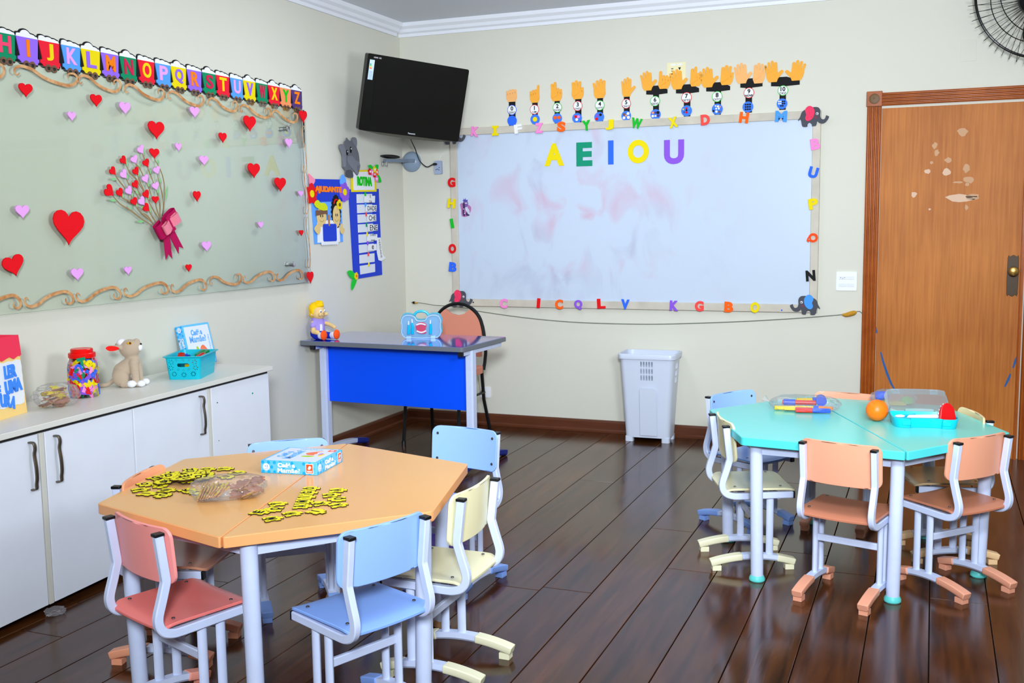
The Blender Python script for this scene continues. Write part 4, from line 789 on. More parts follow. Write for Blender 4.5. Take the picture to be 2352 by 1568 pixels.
MB().prism([(.004, -.058), (.024, -.06), (.03, -.052), (.016, -.046), (.008, -.03), (.0, -.045)], .0006, .0012).build('dark_paw', DKP, st, smooth=False)

# ------------------------------------------------------------------ television and the things around it in the corner
tvm = Matrix.Translation((.479, -.722, 2.183)) @ Matrix.Rotation(R(54.2), 4, 'Z') @ Matrix.Rotation(R(4.4), 4, 'Y') @ Matrix.Rotation(R(12.5), 4, 'X')
tv = tag(empty('television', tvm), 'black flat screen television tilted down in the corner', 'television')
GLOSSB = mat('piano_black', (9, 9, 10), .08); SCREEN = mat('dark_screen', (7, 7, 8), .12)
TW, TH_ = .70, .458
m = MB(); m.prism(rrect(TW, TH_, .012, 4), 0, .045); bz_ = m.build('bezel', GLOSSB, tv, bevel=.004); RX = Matrix.Rotation(R(90), 4, 'X'); bz_.matrix_local = Matrix.Translation((0, .045, 0)) @ RX
s = MB().prism(rrect(.59, .355, .004, 2, .012, .012), 0, .001).build('screen', SCREEN, tv, smooth=False); s.matrix_local = Matrix.Translation((0, 0, 0)) @ RX
bk = MB().prism(rrect(TW*.8, TH_*.78, .05, 5), 0, .06).build('back_shell', BLACK_PLASTIC, tv, bevel=.015); bk.matrix_local = Matrix.Translation((0, .105, .01)) @ RX
ch = MB().prism([(-.33, -.229), (.33, -.229), (.2, -.243), (0, -.248), (-.2, -.243)], 0, .03).build('chin', mat('olive_trim', (70, 68, 58), .4), tv); ch.matrix_local = Matrix.Translation((0, .032, 0)) @ RX
t = letters(MB(), 'Panasonic', .0095, .0004, (.01, -.213), 0, bold=.02).build('brand_lettering', mat('silver_print', (200, 200, 205), .4), tv, smooth=False); t.matrix_local = Matrix.Translation((0, -.0002, 0)) @ RX
t = letters(MB(), 'HDMI  HD', .008, .0004, (-.285, .21), 0, bold=.02).build('corner_lettering', mat('silver_print', (200, 200, 205), .4), tv, smooth=False); t.matrix_local = Matrix.Translation((0, -.0002, 0)) @ RX
lab = MB().prism(rrect(.032, .118, .002, 2, -.318, .135), 0, .0006).build('energy_label', mat('label_blue_white', (200, 220, 245), .6), tv, smooth=False); lab.matrix_local = Matrix.Translation((0, -.0002, 0)) @ RX
for i, col in enumerate(('deepgreen', 'grass', 'yellow', 'orange')): MB().box((-.326+.0012*i, .168-.008*i, .0009), (.008+.0025*i, .006, .0006)).build('energy_bar', foam(col), lab, smooth=False)
for i in range(7): MB().box((-.318, .125-.008*i, .0008), (.022, .0022, .0004)).build('label_line', mat('label_text_blue', (90, 130, 190), .6), lab, smooth=False)
p0 = tvm.inverted() @ Vector((.03, -.05, 2.2)); MB().tube([(0, .10, 0), (0, .17, 0), tuple(p0)], .022, 10).build('mount_arm', BLACK_PLASTIC, tv)
GREYM = mat('grey_enamel', (140, 158, 178), .3)
sb = tag(empty('swivel_bracket', back(.075, 1.845, 0)), 'empty grey swivel wall bracket with a black cover in the corner', 'bracket')
MB().lathe([(.072, 0), (.072, .008), (.066, .022), (.045, .04), (.02, .046), (0, .047)], 32, cap=False).build('wall_dome', GREYM, sb)
MB().sweep([(.045, .004, .05), (-.005, .004, .06), (-.05, -.004, .3)], [(-.011, -.016), (.011, -.016), (.011, .016), (-.011, .016)], (0, 1, 0)).build('arm', mat('grey_arm', (118, 132, 148), .35), sb, bevel=.002)
MB().ball((0, 0, 0), (.03, .0135, .1), 20, 10, Matrix.Translation((-.045, .026, .235)) @ Matrix.Rotation(R(-12), 4, 'Y')).build('arm_cover', BLACK_PLASTIC, sb)
for d in (-.014, .014): MB().box((-.053+d, -.026, .3), (.007, .034, .02)).build('clamp_jaw', CHROME, sb, bevel=.001)
pb = tag(empty('socket_strip', back(.288, 1.798, 0, 1)), 'grey plastic socket block on the wall under the television', 'socket')
MB().prism(rrect(.052, .092, .008, 4), 0, .03).build('socket_body', mat('grey_blue_plastic', (165, 178, 205), .4), pb, bevel=.003)
for x, y in ((.012, -.002), (-.011, -.015), (0, -.012), (.01, -.017)): MB().disc((x, y), .0035, .03, .0306, 10).build('socket_hole', INK, pb, smooth=False)
MB().tube([(.005, .046, .012), (.006, .066, .006), (.018, .088, .004), (.045, .108, .003), (.075, .116, .003)], .002, 6).build('white_lead', PAPER, pb)
cb = MB().tube(smooth_open([(.20, -.30, 2.03), (.15, -.14, 1.97), (.142, -.08, 1.93), (.148, -.055, 1.88), (.163, -.045, 1.842), (.192, -.042, 1.814), (.216, -.043, 1.803), (.24, -.046, 1.81), (.258, -.046, 1.818)], 4), .0035, 8).build('power_cable', BLACK_PLASTIC)
tag(cb, 'black power cable hanging from the television to the socket block', 'cable')
q = MB().ball((.276, -.046, 1.82), (.018, .012, .009), 14, 8).build('plug', BLACK_PLASTIC, cb)
# string under the board
sp = [(.048, -.012, .853), (.12, -.014, .85), (.187, -.014, .842), (.238, -.012, .835), (.36, -.02, .832), (.509, -.03, .82), (.575, -.03, .803), (.9, -.034, .767), (1.216, -.035, .745), (1.5, -.035, .739), (1.818, -.035, .742), (2.1, -.034, .755), (2.382, -.032, .772), (2.7, -.028, .797), (2.911, -.024, .818), (3.0, -.022, .828)]
ss = MB().tube(smooth_open(sp, 4), .0022, 6).build('hanging_wire', mat('dull_green_wire', (110, 120, 105), .6)); tag(ss, 'thin wire sagging across the wall under the whiteboard', 'wire')
YC = mat('ochre_cloth', (200, 145, 40), .8, var=.15, vscale=60)
MB().tube([(3.0, -.022, .828), (3.02, -.024, .826), (3.045, -.024, .833), (3.07, -.022, .841), (3.082, -.02, .845)], [.005, .012, .015, .014, .007], 10).build('cloth_knot', YC, ss)
MB().tube(smooth_open([(3.08, -.02, .846), (3.095, -.018, .85), (3.105, -.016, .846), (3.12, -.028, .836)], 3), .002, 6).build('loose_end', mat('dull_green_wire', (0, 0, 0)), ss)
MB().cyl((.062, -.013, .852), (.078, -.013, .85), .009, 10).build('wire_hook', BLACK_PLASTIC, ss); MB().cyl((.078, -.013, .85), (.1, -.013, .848), .007, 8, .003).build('cloth_wrap', YC, ss)
# plates and outlets
SW = mat('switch_white', (238, 240, 246), .35); SWK = mat('switch_key', (228, 232, 240), .3)
sw = tag(empty('light_switch', back(3.019, 1.03, 0)), 'white square plate with switches and a socket beside the door', 'switch')
MB().prism(rrect(.12, .115, .008, 4), 0, .008).build('plate', SW, sw, bevel=.003)
for (x, y, ty) in ((-.022, .021, 1), (.023, .021, 0), (-.022, -.022, 0), (.023, -.022, 0)):
    k = MB().box((x, y, .0085), (.042, .021, .004)).build('socket_module' if ty else 'rocker_switch', SWK, sw, bevel=.0012)
    if ty:
        for d in (-.011, 0, .011): MB().disc((x+d, y+(.0-.003 if d == 0 else .001)), .0022, .0105, .0112, 8).build('socket_hole', INK, k, smooth=False)
ol = tag(empty('wall_outlet', back(.612, .228, 0)), 'white wall outlet low behind the desk with a plug in it', 'outlet')
MB().prism(rrect(.078, .075, .006, 4), 0, .008).build('plate', SW, ol, bevel=.002)
MB().cyl((-.02, .005, .008), (-.02, .005, .036), .013, 12, .009).build('plug', mat('grey_plug', (120, 118, 110), .5), ol); MB().tube([(-.02, .01, .034), (-.026, .03, .03), (-.04, .07, .016), (-.05, .12, .01)], .0028, 6).build('lead', mat('beige_lead', (190, 180, 150), .5), ol)
nt_ = tag(empty('wall_notice', back(1.962, 2.34, .0005)), 'pale yellow notice card on the wall behind counting hand seven', 'notice')
MB().box((0, 0, .0004), (.12, .122, .0008)).build('card', mat('pale_yellow_card', (236, 226, 178), .7), nt_, smooth=False)
for x in (-.02, .022): MB().box((x, .048, .001), (.032, .012, .0006)).build('white_field', PAPER, nt_, smooth=False)
MB().prism([(.012, .03), (.03, .03), (.021, .012)], .0008, .0014).build('black_arrow', INK, nt_, smooth=False); MB().box((.021, -.012, .001), (.002, .02, .0006)).build('print_line', INK, nt_, smooth=False)
for y, d in ((.024, .008), (.01, .006), (-.008, .012)): MB().box((-.026, y, .001), (.014, d*.6, .0006)).build('print_line', INK, nt_, smooth=False)
bp_ = tag(empty('blank_plate', back(3.655, 2.354, 0)), 'painted-over square cover plate on the wall beside the fan', 'plate')
MB().prism(rrect(.082, .12, .004, 3), 0, .003).build('cover', WALL, bp_, bevel=.001)

# ------------------------------------------------------------------ wall fan (its far part lies outside the frame)
n_ = Vector((-.34, -.86, -.38)).normalized()
fc = Vector((3.996, -.30, 2.579)); fq = n_.to_track_quat('Z', 'Y').to_matrix().to_4x4()
fan = tag(empty('wall_fan', Matrix.Translation(fc) @ fq), 'black wire-guard wall fan beside the ceiling above the door', 'fan')
FB = mat('fan_black', (12, 12, 14), .3)
circ = lambda r_, z, n=64: [(r_*math.cos(2*math.pi*k/n), r_*math.sin(2*math.pi*k/n), z) for k in range(n)]
MB().tube(circ(.34, .0), .0075, 8, True).build('guard_ring', FB, fan)
MB().tube(circ(.235, .075), .0028, 6, True).build('inner_ring', FB, fan); MB().tube(circ(.235, -.075), .0028, 6, True).build('rear_ring', FB, fan)
wires = MB(); NW = 56
for k in range(NW):
    a0, a1 = 2*math.pi*k/NW, 2*math.pi*(k+.5)/NW; c = lambda a, r_, z: (r_*math.cos(a), r_*math.sin(a), z)
    tipa = a0+.02
    wires.tube([c(a0, .085, .095), c(a0, .17, .092), c(a0+.004, .24, .073), c(a0+.01, .33, .02), c(tipa, .382, 0)], .0017, 4)
    wires.tube([c(a1+.05, .08, -.09), c(a1+.05, .18, -.09), c(a1+.03, .25, -.07), c(a1-.02, .34, -.02), c(tipa, .382, 0)], .0017, 4)
stuff(wires.build('guard_wires', FB, fan))
MB().lathe([(.092, .088), (.092, .098), (.08, .108), (.0, .114)], 32, cap=False).build('hub_cap', FB, fan)
MB().lathe([(.03, .1135), (.03, .1155), (0, .1165)], 20, cap=False).build('red_badge', mat('badge_red', (190, 40, 25), .4), fan)
MB().lathe([(.07, -.2), (.085, -.16), (.085, -.1), (.05, -.07), (.03, .05)], 24).build('motor_housing', FB, fan)
for k in range(3):
    b = MB(); mx = Matrix.Rotation(2*math.pi*k/3+2.4, 4, 'Z') @ Matrix.Translation((.0, 0, .01)) @ Matrix.Rotation(R(24), 4, 'X')
    b.prism(smooth_closed([(.04, -.03), (.14, -.07), (.24, -.075), (.28, -.02), (.25, .05), (.14, .05), (.05, .03)], 2), 0, .003, mx); b.build('fan_blade', FB, fan, smooth=False)
inv = (Matrix.Translation(fc) @ fq).inverted()
MB().tube([(0, 0, -.17), tuple(inv @ Vector((4.06, -.06, 2.63))), tuple(inv @ Vector((4.06, -.01, 2.63)))], .022, 10).build('wall_arm', FB, fan)
# ------------------------------------------------------------------ low cabinet along the wall
CABW = mat('worn_white_laminate', (230, 234, 242), .45, var=.02, vscale=6); CABE = mat('cream_edge_band', (212, 210, 198), .5); DARK = mat('dark_gap', (40, 38, 40), .8)
cm = Matrix.Translation((.427, -2.295, 0)) @ Matrix.Rotation(R(3.45), 4, 'Z')     # local x out of the front, y toward the far end
cab = tag(empty('storage_cabinet', cm), 'low white laminate cabinet with bronze handles along the wall', 'cabinet')
MB().box((-.208, -1.13, .699), (.416, 2.33, .022)).build('cabinet_top', mat('cabinet_top_laminate', (222, 220, 210), .35, var=.02, vscale=5), cab, bevel=.002)
MB().box((-.225, -1.13, .356), (.38, 2.30, .655)).build('carcass', CABE, cab, smooth=False)
MB().box((-.03, -1.13, .681), (.012, 2.30, .014)).build('gap_shade_strip', DARK, cab, smooth=False)  # dark strip between top and doors, the gap's shade put into its colour
BRONZE = mat('bronze_handle', (112, 104, 92), .32, metal=.85)
def cabinet_door(y0, y1, hy, z0=.03):
    d = MB().box((-.026, (y0+y1)/2, (z0+.674)/2), (.018, y1-y0-.004, .674-z0)).build('cabinet_door', CABW, cab, bevel=.0015)
    if hy is not None:
        path = [(-.017, hy, .652), (.004, hy, .650), (.008, hy+.001, .63), (.006, hy-.002, .607), (.012, hy-.003, .565), (.010, hy, .523), (.005, hy+.001, .5), (.004, hy, .481), (-.017, hy, .478)]
        MB().sweep(smooth_open(path, 3), [(-.0065, -.003), (.0065, -.003), (.0065, .003), (-.0065, .003)], (0, 1, 0)).build('handle', BRONZE, d, bevel=.001)
cabinet_door(-2.05, -1.542, -1.588); cabinet_door(-1.512, -1.022, -1.464); cabinet_door(-1.018, -.502, -.565)
cabinet_door(-.476, .02, None); cabinet_door(-2.28, -2.056, None)
for y in (-1.527, -.489): MB().box((-.024, y, .352), (.016, .022, .645)).build('divider_strip', CABE, cab, bevel=.001)
for y, z, r_, m_ in ((-.133, .596, .0045, foam('teal')), (-.43, .60, .003, DARK), (-.43, .42, .0022, DARK)):
    o = MB().lathe([(r_, 0), (r_, .0016), (0, .002)], 10, Matrix.Translation((-.017, y, z)) @ Matrix.Rotation(R(90), 4, 'Y'), cap=False).build('screw_spot', m_, cab)
for y0 in (-1.9, -.1): MB().box((-.2, y0, .015), (.3, .04, .03)).build('plinth_foot', DARK, cab, smooth=False)

# ------------------------------------------------------------------ hexagonal tables
def hex_table(name, cx, cy, a0, topc, edgec, capc, label, la):
    t = tag(empty(name, TR(cx, cy, 0, a0)), label, 'table')
    tm = mat(name+'_laminate', topc, .2, coat=.0, var=.015, vscale=3); em = mat(name+'_edge', edgec, .35)
    RAD = .60; H = .585
    V = [Vector((RAD*math.cos(R(60*k)), RAD*math.sin(R(60*k)))) for k in range(6)]
    for s in (0, 3):                                     # two halves meeting along the seam between corners 0 and 3
        q = [V[(s+k) % 6].copy() for k in range(4)]
        nrm = Vector((0, 1 if s == 0 else -1)); q[0] += nrm*.0018; q[3] += nrm*.0018
        pts = []
        for i, p in enumerate(q):                        # rounded corners
            a, b = q[i-1], q[(i+1) % 4]; da = (a-p).normalized(); db = (b-p).normalized(); r_ = .014
            for k in range(4): u = k/3; pts.append(tuple(p+da*r_*(1-u)**2+db*r_*u**2))
        h_ = MB().prism(pts, H-.031, H-.0006).build('tabletop_half', em, t, bevel=.004, seg=3)
        c = sum((Vector(p) for p in pts), Vector((0, 0)))/len(pts)
        MB().prism([tuple(c+(Vector(p)-c)*.9915) for p in pts], H-.003, H).build('laminate_sheet', tm, h_, smooth=False)
    for k in range(6):
        d = Vector((math.cos(R(60*k+la)), math.sin(R(60*k+la))))
        a = d*.522; b = d*.508
        leg = MB().cyl((b.x, b.y, .012), (a.x, a.y, H-.031), .0245, 20, .0245).build('leg', WHITE_METAL, t)
        MB().lathe([(.028, 0), (.031, .004), (.031, .012), (.027, .02), (.025, .024)], 20, Matrix.Translation((b.x, b.y, 0))).build('foot_cap', capc, leg)
    for k in range(6):
        p, q = [Vector((math.cos(R(60*(k+j)+la)), math.sin(R(60*(k+j)+la))))*.515 for j in (0, 1)]
        MB().sweep([(p.x, p.y, H-.06), (q.x, q.y, H-.06)], [(-.014, -.009), (.014, -.009), (.014, .009), (-.014, .009)], (0, 0, 1)).build('apron_rail', WHITE_METAL, t, smooth=False)
    return t
hex_table('orange_table', 1.600, -3.837, 104.5, (234, 176, 112), (240, 168, 106), mat('worn_cork_cap', (150, 110, 70), .8), 'orange laminate hexagonal table with jigsaw letters and a boxed game on it', 5)
hex_table('turquoise_table', 3.204, -2.199, 113, (104, 212, 200), (78, 208, 210), mat('turquoise_cap', (95, 205, 200), .4), 'turquoise hexagonal table with bagged toys and an orange ball on it', 0)

# ------------------------------------------------------------------ children's chairs
SEC = [(-.0075, -.013), (.0075, -.013), (.0105, -.010), (.0105, .010), (.0075, .013), (-.0075, .013), (-.0105, .010), (-.0105, -.010)]
TUBE = [(-.116, .588), (-.109, .53), (-.102, .472), (-.101, .458), (-.104, .445), (-.116, .405), (-.127, .37), (-.129, .35), (-.124, .331), (-.111, .317), (-.09, .309), (-.06, .3065), (.05, .309), (.158, .311)]
SCREWM = mat('dark_screw', (90, 85, 85), .4, metal=.7)
ARCH = lambda y: .0315+.024*(1-(y/.165)**2)
def make_chair(kind, rgb, seatrgb, rgbfoot):
    pm = mat(kind+'_seat_plastic', seatrgb, .28); bm_ = mat(kind+'_back_plastic', rgb, .32); fm = mat(kind+'_foot_plastic', rgbfoot, .42)
    r = empty('child_chair', Matrix.Identity(4))
    fn = lambda x, y: ((x, y+.025, .331+.0*x-.012*max(0, (-(y)-.105)/.04)**2*(1 if y < -.105 else 0)-.010*(max(0, (y-.10)/.045)**2)+.006*(abs(x)/.145)**2), (0, 0, 1))
    seat = MB().panel(.292, .29, .03, .009, fn, 14, 12).build('seat', pm, r, bevel=.002)
    for x in (-.118, .118):
        for y in (-.075, .11): MB().lathe([(.0055, 0), (.005, .0016), (0, .0018)], 10, Matrix.Translation((x, y, .3395+.004)), cap=False).build('screw', SCREWM, seat)
    bf = lambda x, y: ((x, -.094-.0115*y/.08*.55-.022*(1-(x/.15)**2)+.012, .525+y), Vector((-.044*x/.15*-1*.6, 1, .08)).normalized())
    back_ = MB().panel(.302, .162, .03, .009, bf, 18, 8).build('backrest', bm_, r, bevel=.002)
    for x in (-.128, .128):
        for y in (-.05, .05):
            p, n = bf(x, y); MB().lathe([(.006, 0), (.005, .002), (0, .0022)], 10, Matrix.Translation(Vector(p)+n*.0045) @ Vector(n).to_track_quat('Z', 'Y').to_matrix().to_4x4(), cap=False).build('screw', SCREWM, back_)
    for s in (-1, 1):
        x = s*.132
        fr = MB().sweep([(x, y, z) for y, z in smooth_open(TUBE, 3)], SEC, (1, 0, 0)).build('side_frame', WHITE_METAL, r)
        MB().box((x, -.1165, .5925), (.024, .029, .009)).build('end_cap', BLACK_PLASTIC, fr, bevel=.002)
        MB().box((x, .160, .311), (.022, .008, .027)).build('front_cap', BLACK_PLASTIC, fr, bevel=.001)
        for y in (.008, .068):
            MB().sweep([(x*.93, y, .05), (x*.93, y, .30)], [(.0105*math.cos(a), .015*math.sin(a)) for a in [math.pi*k/6 for k in range(12)]], (1, 0, 0)).build('column', WHITE_METAL, r)
        bar = [(x*.93, y, ARCH(y)) for y in [-.15+.3*k/14 for k in range(15)]]
        foot = MB().sweep(bar, [(-.015, -.012), (.015, -.012), (.016, .005), (.011, .012), (-.011, .012), (-.016, .005)], (1, 0, 0)).build('foot_bar', WHITE_METAL, r)
        for a, b in ((-.172, -.045), (.098, .170)):
            m = MB(); cs = [(-.0195, -.014), (.0195, -.014), (.021, .004), (.0165, .013), (-.0165, .013), (-.021, .004)]
            m.sweep([(x*.93, a+(b-a)*k/8, ARCH(a+(b-a)*k/8)) for k in range(9)], cs, (1, 0, 0))
            m.build('foot_cover', fm, foot, bevel=.003)
            e = -.148 if a < 0 else .148; MB().box((x*.93, e, .0105), (.033, .036, .021)).build('glide', fm, foot, bevel=.001)
    MB().sweep([(-.122, .012, .205), (.122, .012, .205)], [(-.013, -.007), (.013, -.007), (.013, .007), (-.013, .007)], (0, 0, 1)).build('stretcher', WHITE_METAL, r, bevel=.003)
    MB().sweep([(-.13, .10, .302), (.13, .10, .302)], [(-.010, -.007), (.010, -.007), (.010, .007), (-.010, .007)], (0, 0, 1)).build('seat_rail', WHITE_METAL, r, smooth=False)
    return r
def copy_thing(root):
    c = root.copy(); COL.objects.link(c)
    for ch in list(root.children):
        d = ch.copy(); COL.objects.link(d); d.parent = c
        for g in list(ch.children):
            e = g.copy(); COL.objects.link(e); e.parent = d
    return c
CHG1, CHG2 = 'chairs around the orange table', 'chairs around the turquoise table'
def place(o, x, y, rz, label, g):
    o.matrix_world = TR(x, y, 0, rz); tag(o, label, 'chair', g)
coral = make_chair('coral', (248, 152, 146), (242, 126, 120), (248, 160, 140)); place(coral, 1.501, -4.319, -19.3, 'coral pink child chair tucked at the orange table nearest the cabinet handles', CHG1)
blue1 = make_chair('blue', (150, 188, 250), (138, 178, 248), (132, 168, 238)); place(blue1, 2.038, -4.16, 67.7, 'light blue child chair seen from behind at the near corner of the orange table', CHG1)
cream1 = make_chair('cream', (236, 228, 182), (226, 220, 178), (236, 232, 196)); place(cream1, 2.098, -3.748, 90.2, 'cream child chair at the orange table between two blue chairs', CHG1)
c = copy_thing(blue1); place(c, 1.787, -3.031, 172.2, 'light blue child chair facing the room, between the orange table and the desk', CHG1)
c = copy_thing(blue1); place(c, 1.317, -3.439, -139.2, 'light blue child chair behind the boxed game, only its top edge over the orange table', CHG1)
peach = make_chair('peach', (240, 164, 122), (198, 138, 108), (238, 160, 124)); place(peach, 1.185, -3.945, -75, 'orange-peach child chair between the orange table and the cabinet doors', CHG1)
sal = make_chair('salmon', (232, 160, 128), (190, 120, 92), (232, 160, 130)); place(sal, 3.235, -2.656, -15.3, 'salmon child chair seen straight from behind at the turquoise table', CHG2)
c = copy_thing(sal); place(c, 3.613, -2.402, 47.5, 'salmon child chair turned at an angle at the turquoise table, nearest the door knob', CHG2)
c = copy_thing(cream1); place(c, 2.812, -2.359, -67.1, 'cream child chair at the turquoise table, seen from its side', CHG2)
c = copy_thing(blue1); place(c, 2.723, -1.811, -122.6, 'light blue child chair at the turquoise table beside the laundry bin', CHG2)
tan = make_chair('tan', (240, 208, 158), (196, 168, 128), (240, 200, 150)); place(tan, 3.586, -2.004, 107.2, 'tan child chair at the turquoise table in front of the door', CHG2)
c = copy_thing(sal); place(c, 3.14, -1.72, 172, 'salmon child chair on the wall side of the turquoise table, its top edge barely showing', CHG2)

# ------------------------------------------------------------------ teacher's desk and chair
desk = tag(empty('teacher_desk', TR(.578, -1.143, 0, -2.8)), 'blue topped teacher desk with a blue front panel in the corner', 'desk')
DB = mat('desk_blue_laminate', (36, 78, 215), .06, spec=.8, coat=1.); PB = mat('desk_panel_blue', (0, 84, 255), .5, spec=.15); EDGE = mat('grey_edge_band', (105, 110, 118), .4)
MB().prism(rrect(1.10, .575, .02, 4), .704, .7295).build('desk_top', EDGE, desk, bevel=.006, seg=3)
MB().prism(rrect(1.085, .56, .016, 4), .7285, .7302).build('desk_laminate', DB, desk, smooth=False)
DKB = mat('navy_foot_cap', (22, 40, 130), .4)
for s, lx in ((-1, -.478), (1, .516)):
    MB().sweep([(lx, -.13, .03), (lx, -.13, .70)], [(-.016, -.03), (.016, -.03), (.024, -.02), (.024, .02), (.016, .03), (-.016, .03), (-.024, .02), (-.024, -.02)], (1, 0, 0)).build('desk_leg', WHITE_METAL, desk)
    MB().box((lx, -.0, .69), (.03, .5, .028)).build('top_bracket', WHITE_METAL, desk, bevel=.002)
    MB().box((lx, -.25, .69), (.033, .014, .03)).build('bracket_cap', BLACK_PLASTIC, desk, bevel=.001)
    fb = MB().sweep([(lx, -.28+.56*k/12, .022+.03*(1-((k-6)/6)**2)) for k in range(13)], [(-.02, -.016), (.02, -.016), (.02, .008), (.012, .016), (-.012, .016), (-.02, .008)], (1, 0, 0)).build('desk_foot', WHITE_METAL, desk)
    for e in (-1, 1):
        MB().sweep([(lx, e*(.17+.13*k/6), .022+.03*(1-((.17+.13*k/6)/.28)**2)) for k in range(7)], [(-.023, -.018), (.023, -.018), (.023, .009), (.014, .019), (-.014, .019), (-.023, .009)], (1, 0, 0)).build('desk_foot_cap', DKB, fb, bevel=.003)
MB().box((.018, -.12, .522), (.945, .016, .35)).build('modesty_panel', PB, desk, bevel=.001)

tch = tag(empty('teacher_chair', TR(.58, -.60, 0, 180)), 'round-backed black metal chair with salmon upholstery behind the desk', 'chair')
FAB = mat('salmon_upholstery', (216, 138, 112), .8, bump=.2, bscale=500)
by = -.235
hoop = [(-.20, by+.05, .45), (-.205, by+.02, .56)]+[(-.175*math.cos(a)*1.0-.0, by, .715+.165*math.sin(a)) for a in [math.pi*k/16 for k in range(17)]]+[(.205, by+.02, .56), (.20, by+.05, .45)]
hoop[2] = (-.185, by+.005, .70); hoop[-3] = (.185, by+.005, .70)
MB().tube(smooth_open(hoop, 2), .0115, 10).build('back_hoop', BLACK_PLASTIC, tch)
pn = [(-.165, .53), (.165, .53), (.172, .70)]+[(.165*math.cos(a), .715+.152*math.sin(a)) for a in [R(8+7*k) for k in range(8)]]+[(.085, .842), (.05, .815), (0, .803), (-.05, .815), (-.085, .842)]+[(-.165*math.cos(a), .715+.152*math.sin(a)) for a in [R(57-7*k) for k in range(8)]]+[(-.172, .70)]
o = MB().prism(pn, -.012, .012).build('back_pad', FAB, tch, bevel=.005); o.matrix_local = Matrix.Translation((0, by, 0)) @ Matrix.Rotation(R(90), 4, 'X')
MB().panel(.42, .40, .06, .045, lambda x, y: ((x, y, .455), (0, 0, 1)), 12, 10).build('seat_cushion', FAB, tch, bevel=.012)
for s in (-1, 1):
    l = MB().tube([(s*.185, .17, .44), (s*.19, .19, .2), (s*.195, .21, .012)], .0115, 10).build('leg', BLACK_PLASTIC, tch)
    MB().cyl((s*.195, .21, 0), (s*.194, .209, .03), .014, 10).build('leg_tip', BLACK_PLASTIC, l)
    l = MB().tube([(s*.19, by+.06, .46), (s*.195, by+.04, .25), (s*.215, by-.02, .012)], .0115, 10).build('leg', BLACK_PLASTIC, tch)
    MB().cyl((s*.215, by-.02, 0), (s*.214, by-.019, .03), .014, 10).build('leg_tip', BLACK_PLASTIC, l)
    MB().tube([(s*.19, .18, .30), (s*.2, by+.04, .30)], .008, 8).build('side_stretcher', BLACK_PLASTIC, tch)

# ------------------------------------------------------------------ laundry bin
def loft(m, rings, close_bottom=True):
    n = len(rings[0]); vs = [p for r_ in rings for p in r_]; fs = []
    for k in range(len(rings)-1):
        for i in range(n): fs.append((k*n+i, k*n+(i+1) % n, (k+1)*n+(i+1) % n, (k+1)*n+i))
    if close_bottom: fs += [tuple(range(n))[::-1], tuple((len(rings)-1)*n+i for i in range(n))]
    return m.add(vs, fs)
def cut_holes(o, cutter):
    me = cutter.mesh('cutter', False); k = bpy.data.objects.new('cutter', me); COL.objects.link(k); k.parent = o.parent
    md = o.modifiers.new('holes', 'BOOLEAN'); md.object = k; md.operation = 'DIFFERENCE'; md.solver = 'EXACT'
    bpy.context.view_layer.update(); dg = bpy.context.evaluated_depsgraph_get(); new = bpy.data.meshes.new_from_object(o.evaluated_get(dg))
    o.modifiers.remove(md); o.data = new; bpy.data.objects.remove(k)
    new.polygons.foreach_set('use_smooth', [True]*len(new.polygons)); new.set_sharp_from_angle(angle=R(35))
BINM = mat('white_bin_plastic', (206, 214, 230), .35)
bin_ = tag(empty('laundry_bin', TR(1.835, -.148, 0, 1.5)), 'tall white plastic laundry bin with slotted front against the wall', 'bin')
lev = [(.03, .288, .185), (.12, .298, .195), (.30, .318, .212), (.45, .338, .228), (.545, .350, .238)]
out_ = [[(x, y, z) for x, y in rrect(a, b, .035, 5)] for z, a, b in lev]; inn = [[(x, y, max(z, .036)) for x, y in rrect(a-.007, b-.007, .032, 5)] for z, a, b in lev][::-1]
m = MB(); n = len(out_[0]); rings = out_+inn; loft(m, rings, True)
body = m.build('bin_body', BINM, bin_)
cu = MB()
for r_ in range(3):
    for k in range(5):
        cu.add(*[(lambda q: (q.v, q.f))(MB().prism(rrect(.0105, .036, .005, 3, -.045+.0175*k+.012, .507-.043*r_), .06, .2))][0], Matrix.Rotation(R(90), 4, 'X'))
for k in range(5): cu.add(*[(lambda q: (q.v, q.f))(MB().disc((-.02+.015*k, .522), .0045, -.2, -.06, 10))][0], Matrix.Rotation(R(90), 4, 'X'))
for r_ in range(3):
    for k in range(3):
        q = MB().prism(rrect(.012, .036, .005, 3, -.02+.02*k, .49-.045*r_), .1, .25); cu.add(q.v, q.f, Matrix(((0, 0, 1, 0), (1, 0, 0, 0), (0, 1, 0, 0), (0, 0, 0, 1))))
cut_holes(body, cu)
rim = MB(); ro_ = [[(x, y, z) for x, y in rrect(a, b, .04, 5)] for z, a, b in ((.540, .352, .240), (.540, .372, .26), (.566, .376, .264), (.572, .370, .258), (.572, .352, .240), (.545, .348, .236))]
loft(rim, ro_, False); rim.build('rim', BINM, bin_)
fp = MB().prism([(-.055, .0), (.058, .0), (.052, .30), (.044, .312), (-.046, .312), (-.054, .30)], 0, .004).build('embossed_panel', BINM, bin_, bevel=.002); fp.matrix_local = Matrix.Translation((.012, -.0985, .045)) @ Matrix.Rotation(R(94.2), 4, 'X')
for sx in (-1, 1):
    for sy in (-1, 1):
        MB().prism(rrect(.052, .052, .012, 3, sx*.118, sy*.066), 0, .034).build('bin_foot', BINM, bin_, bevel=.003)
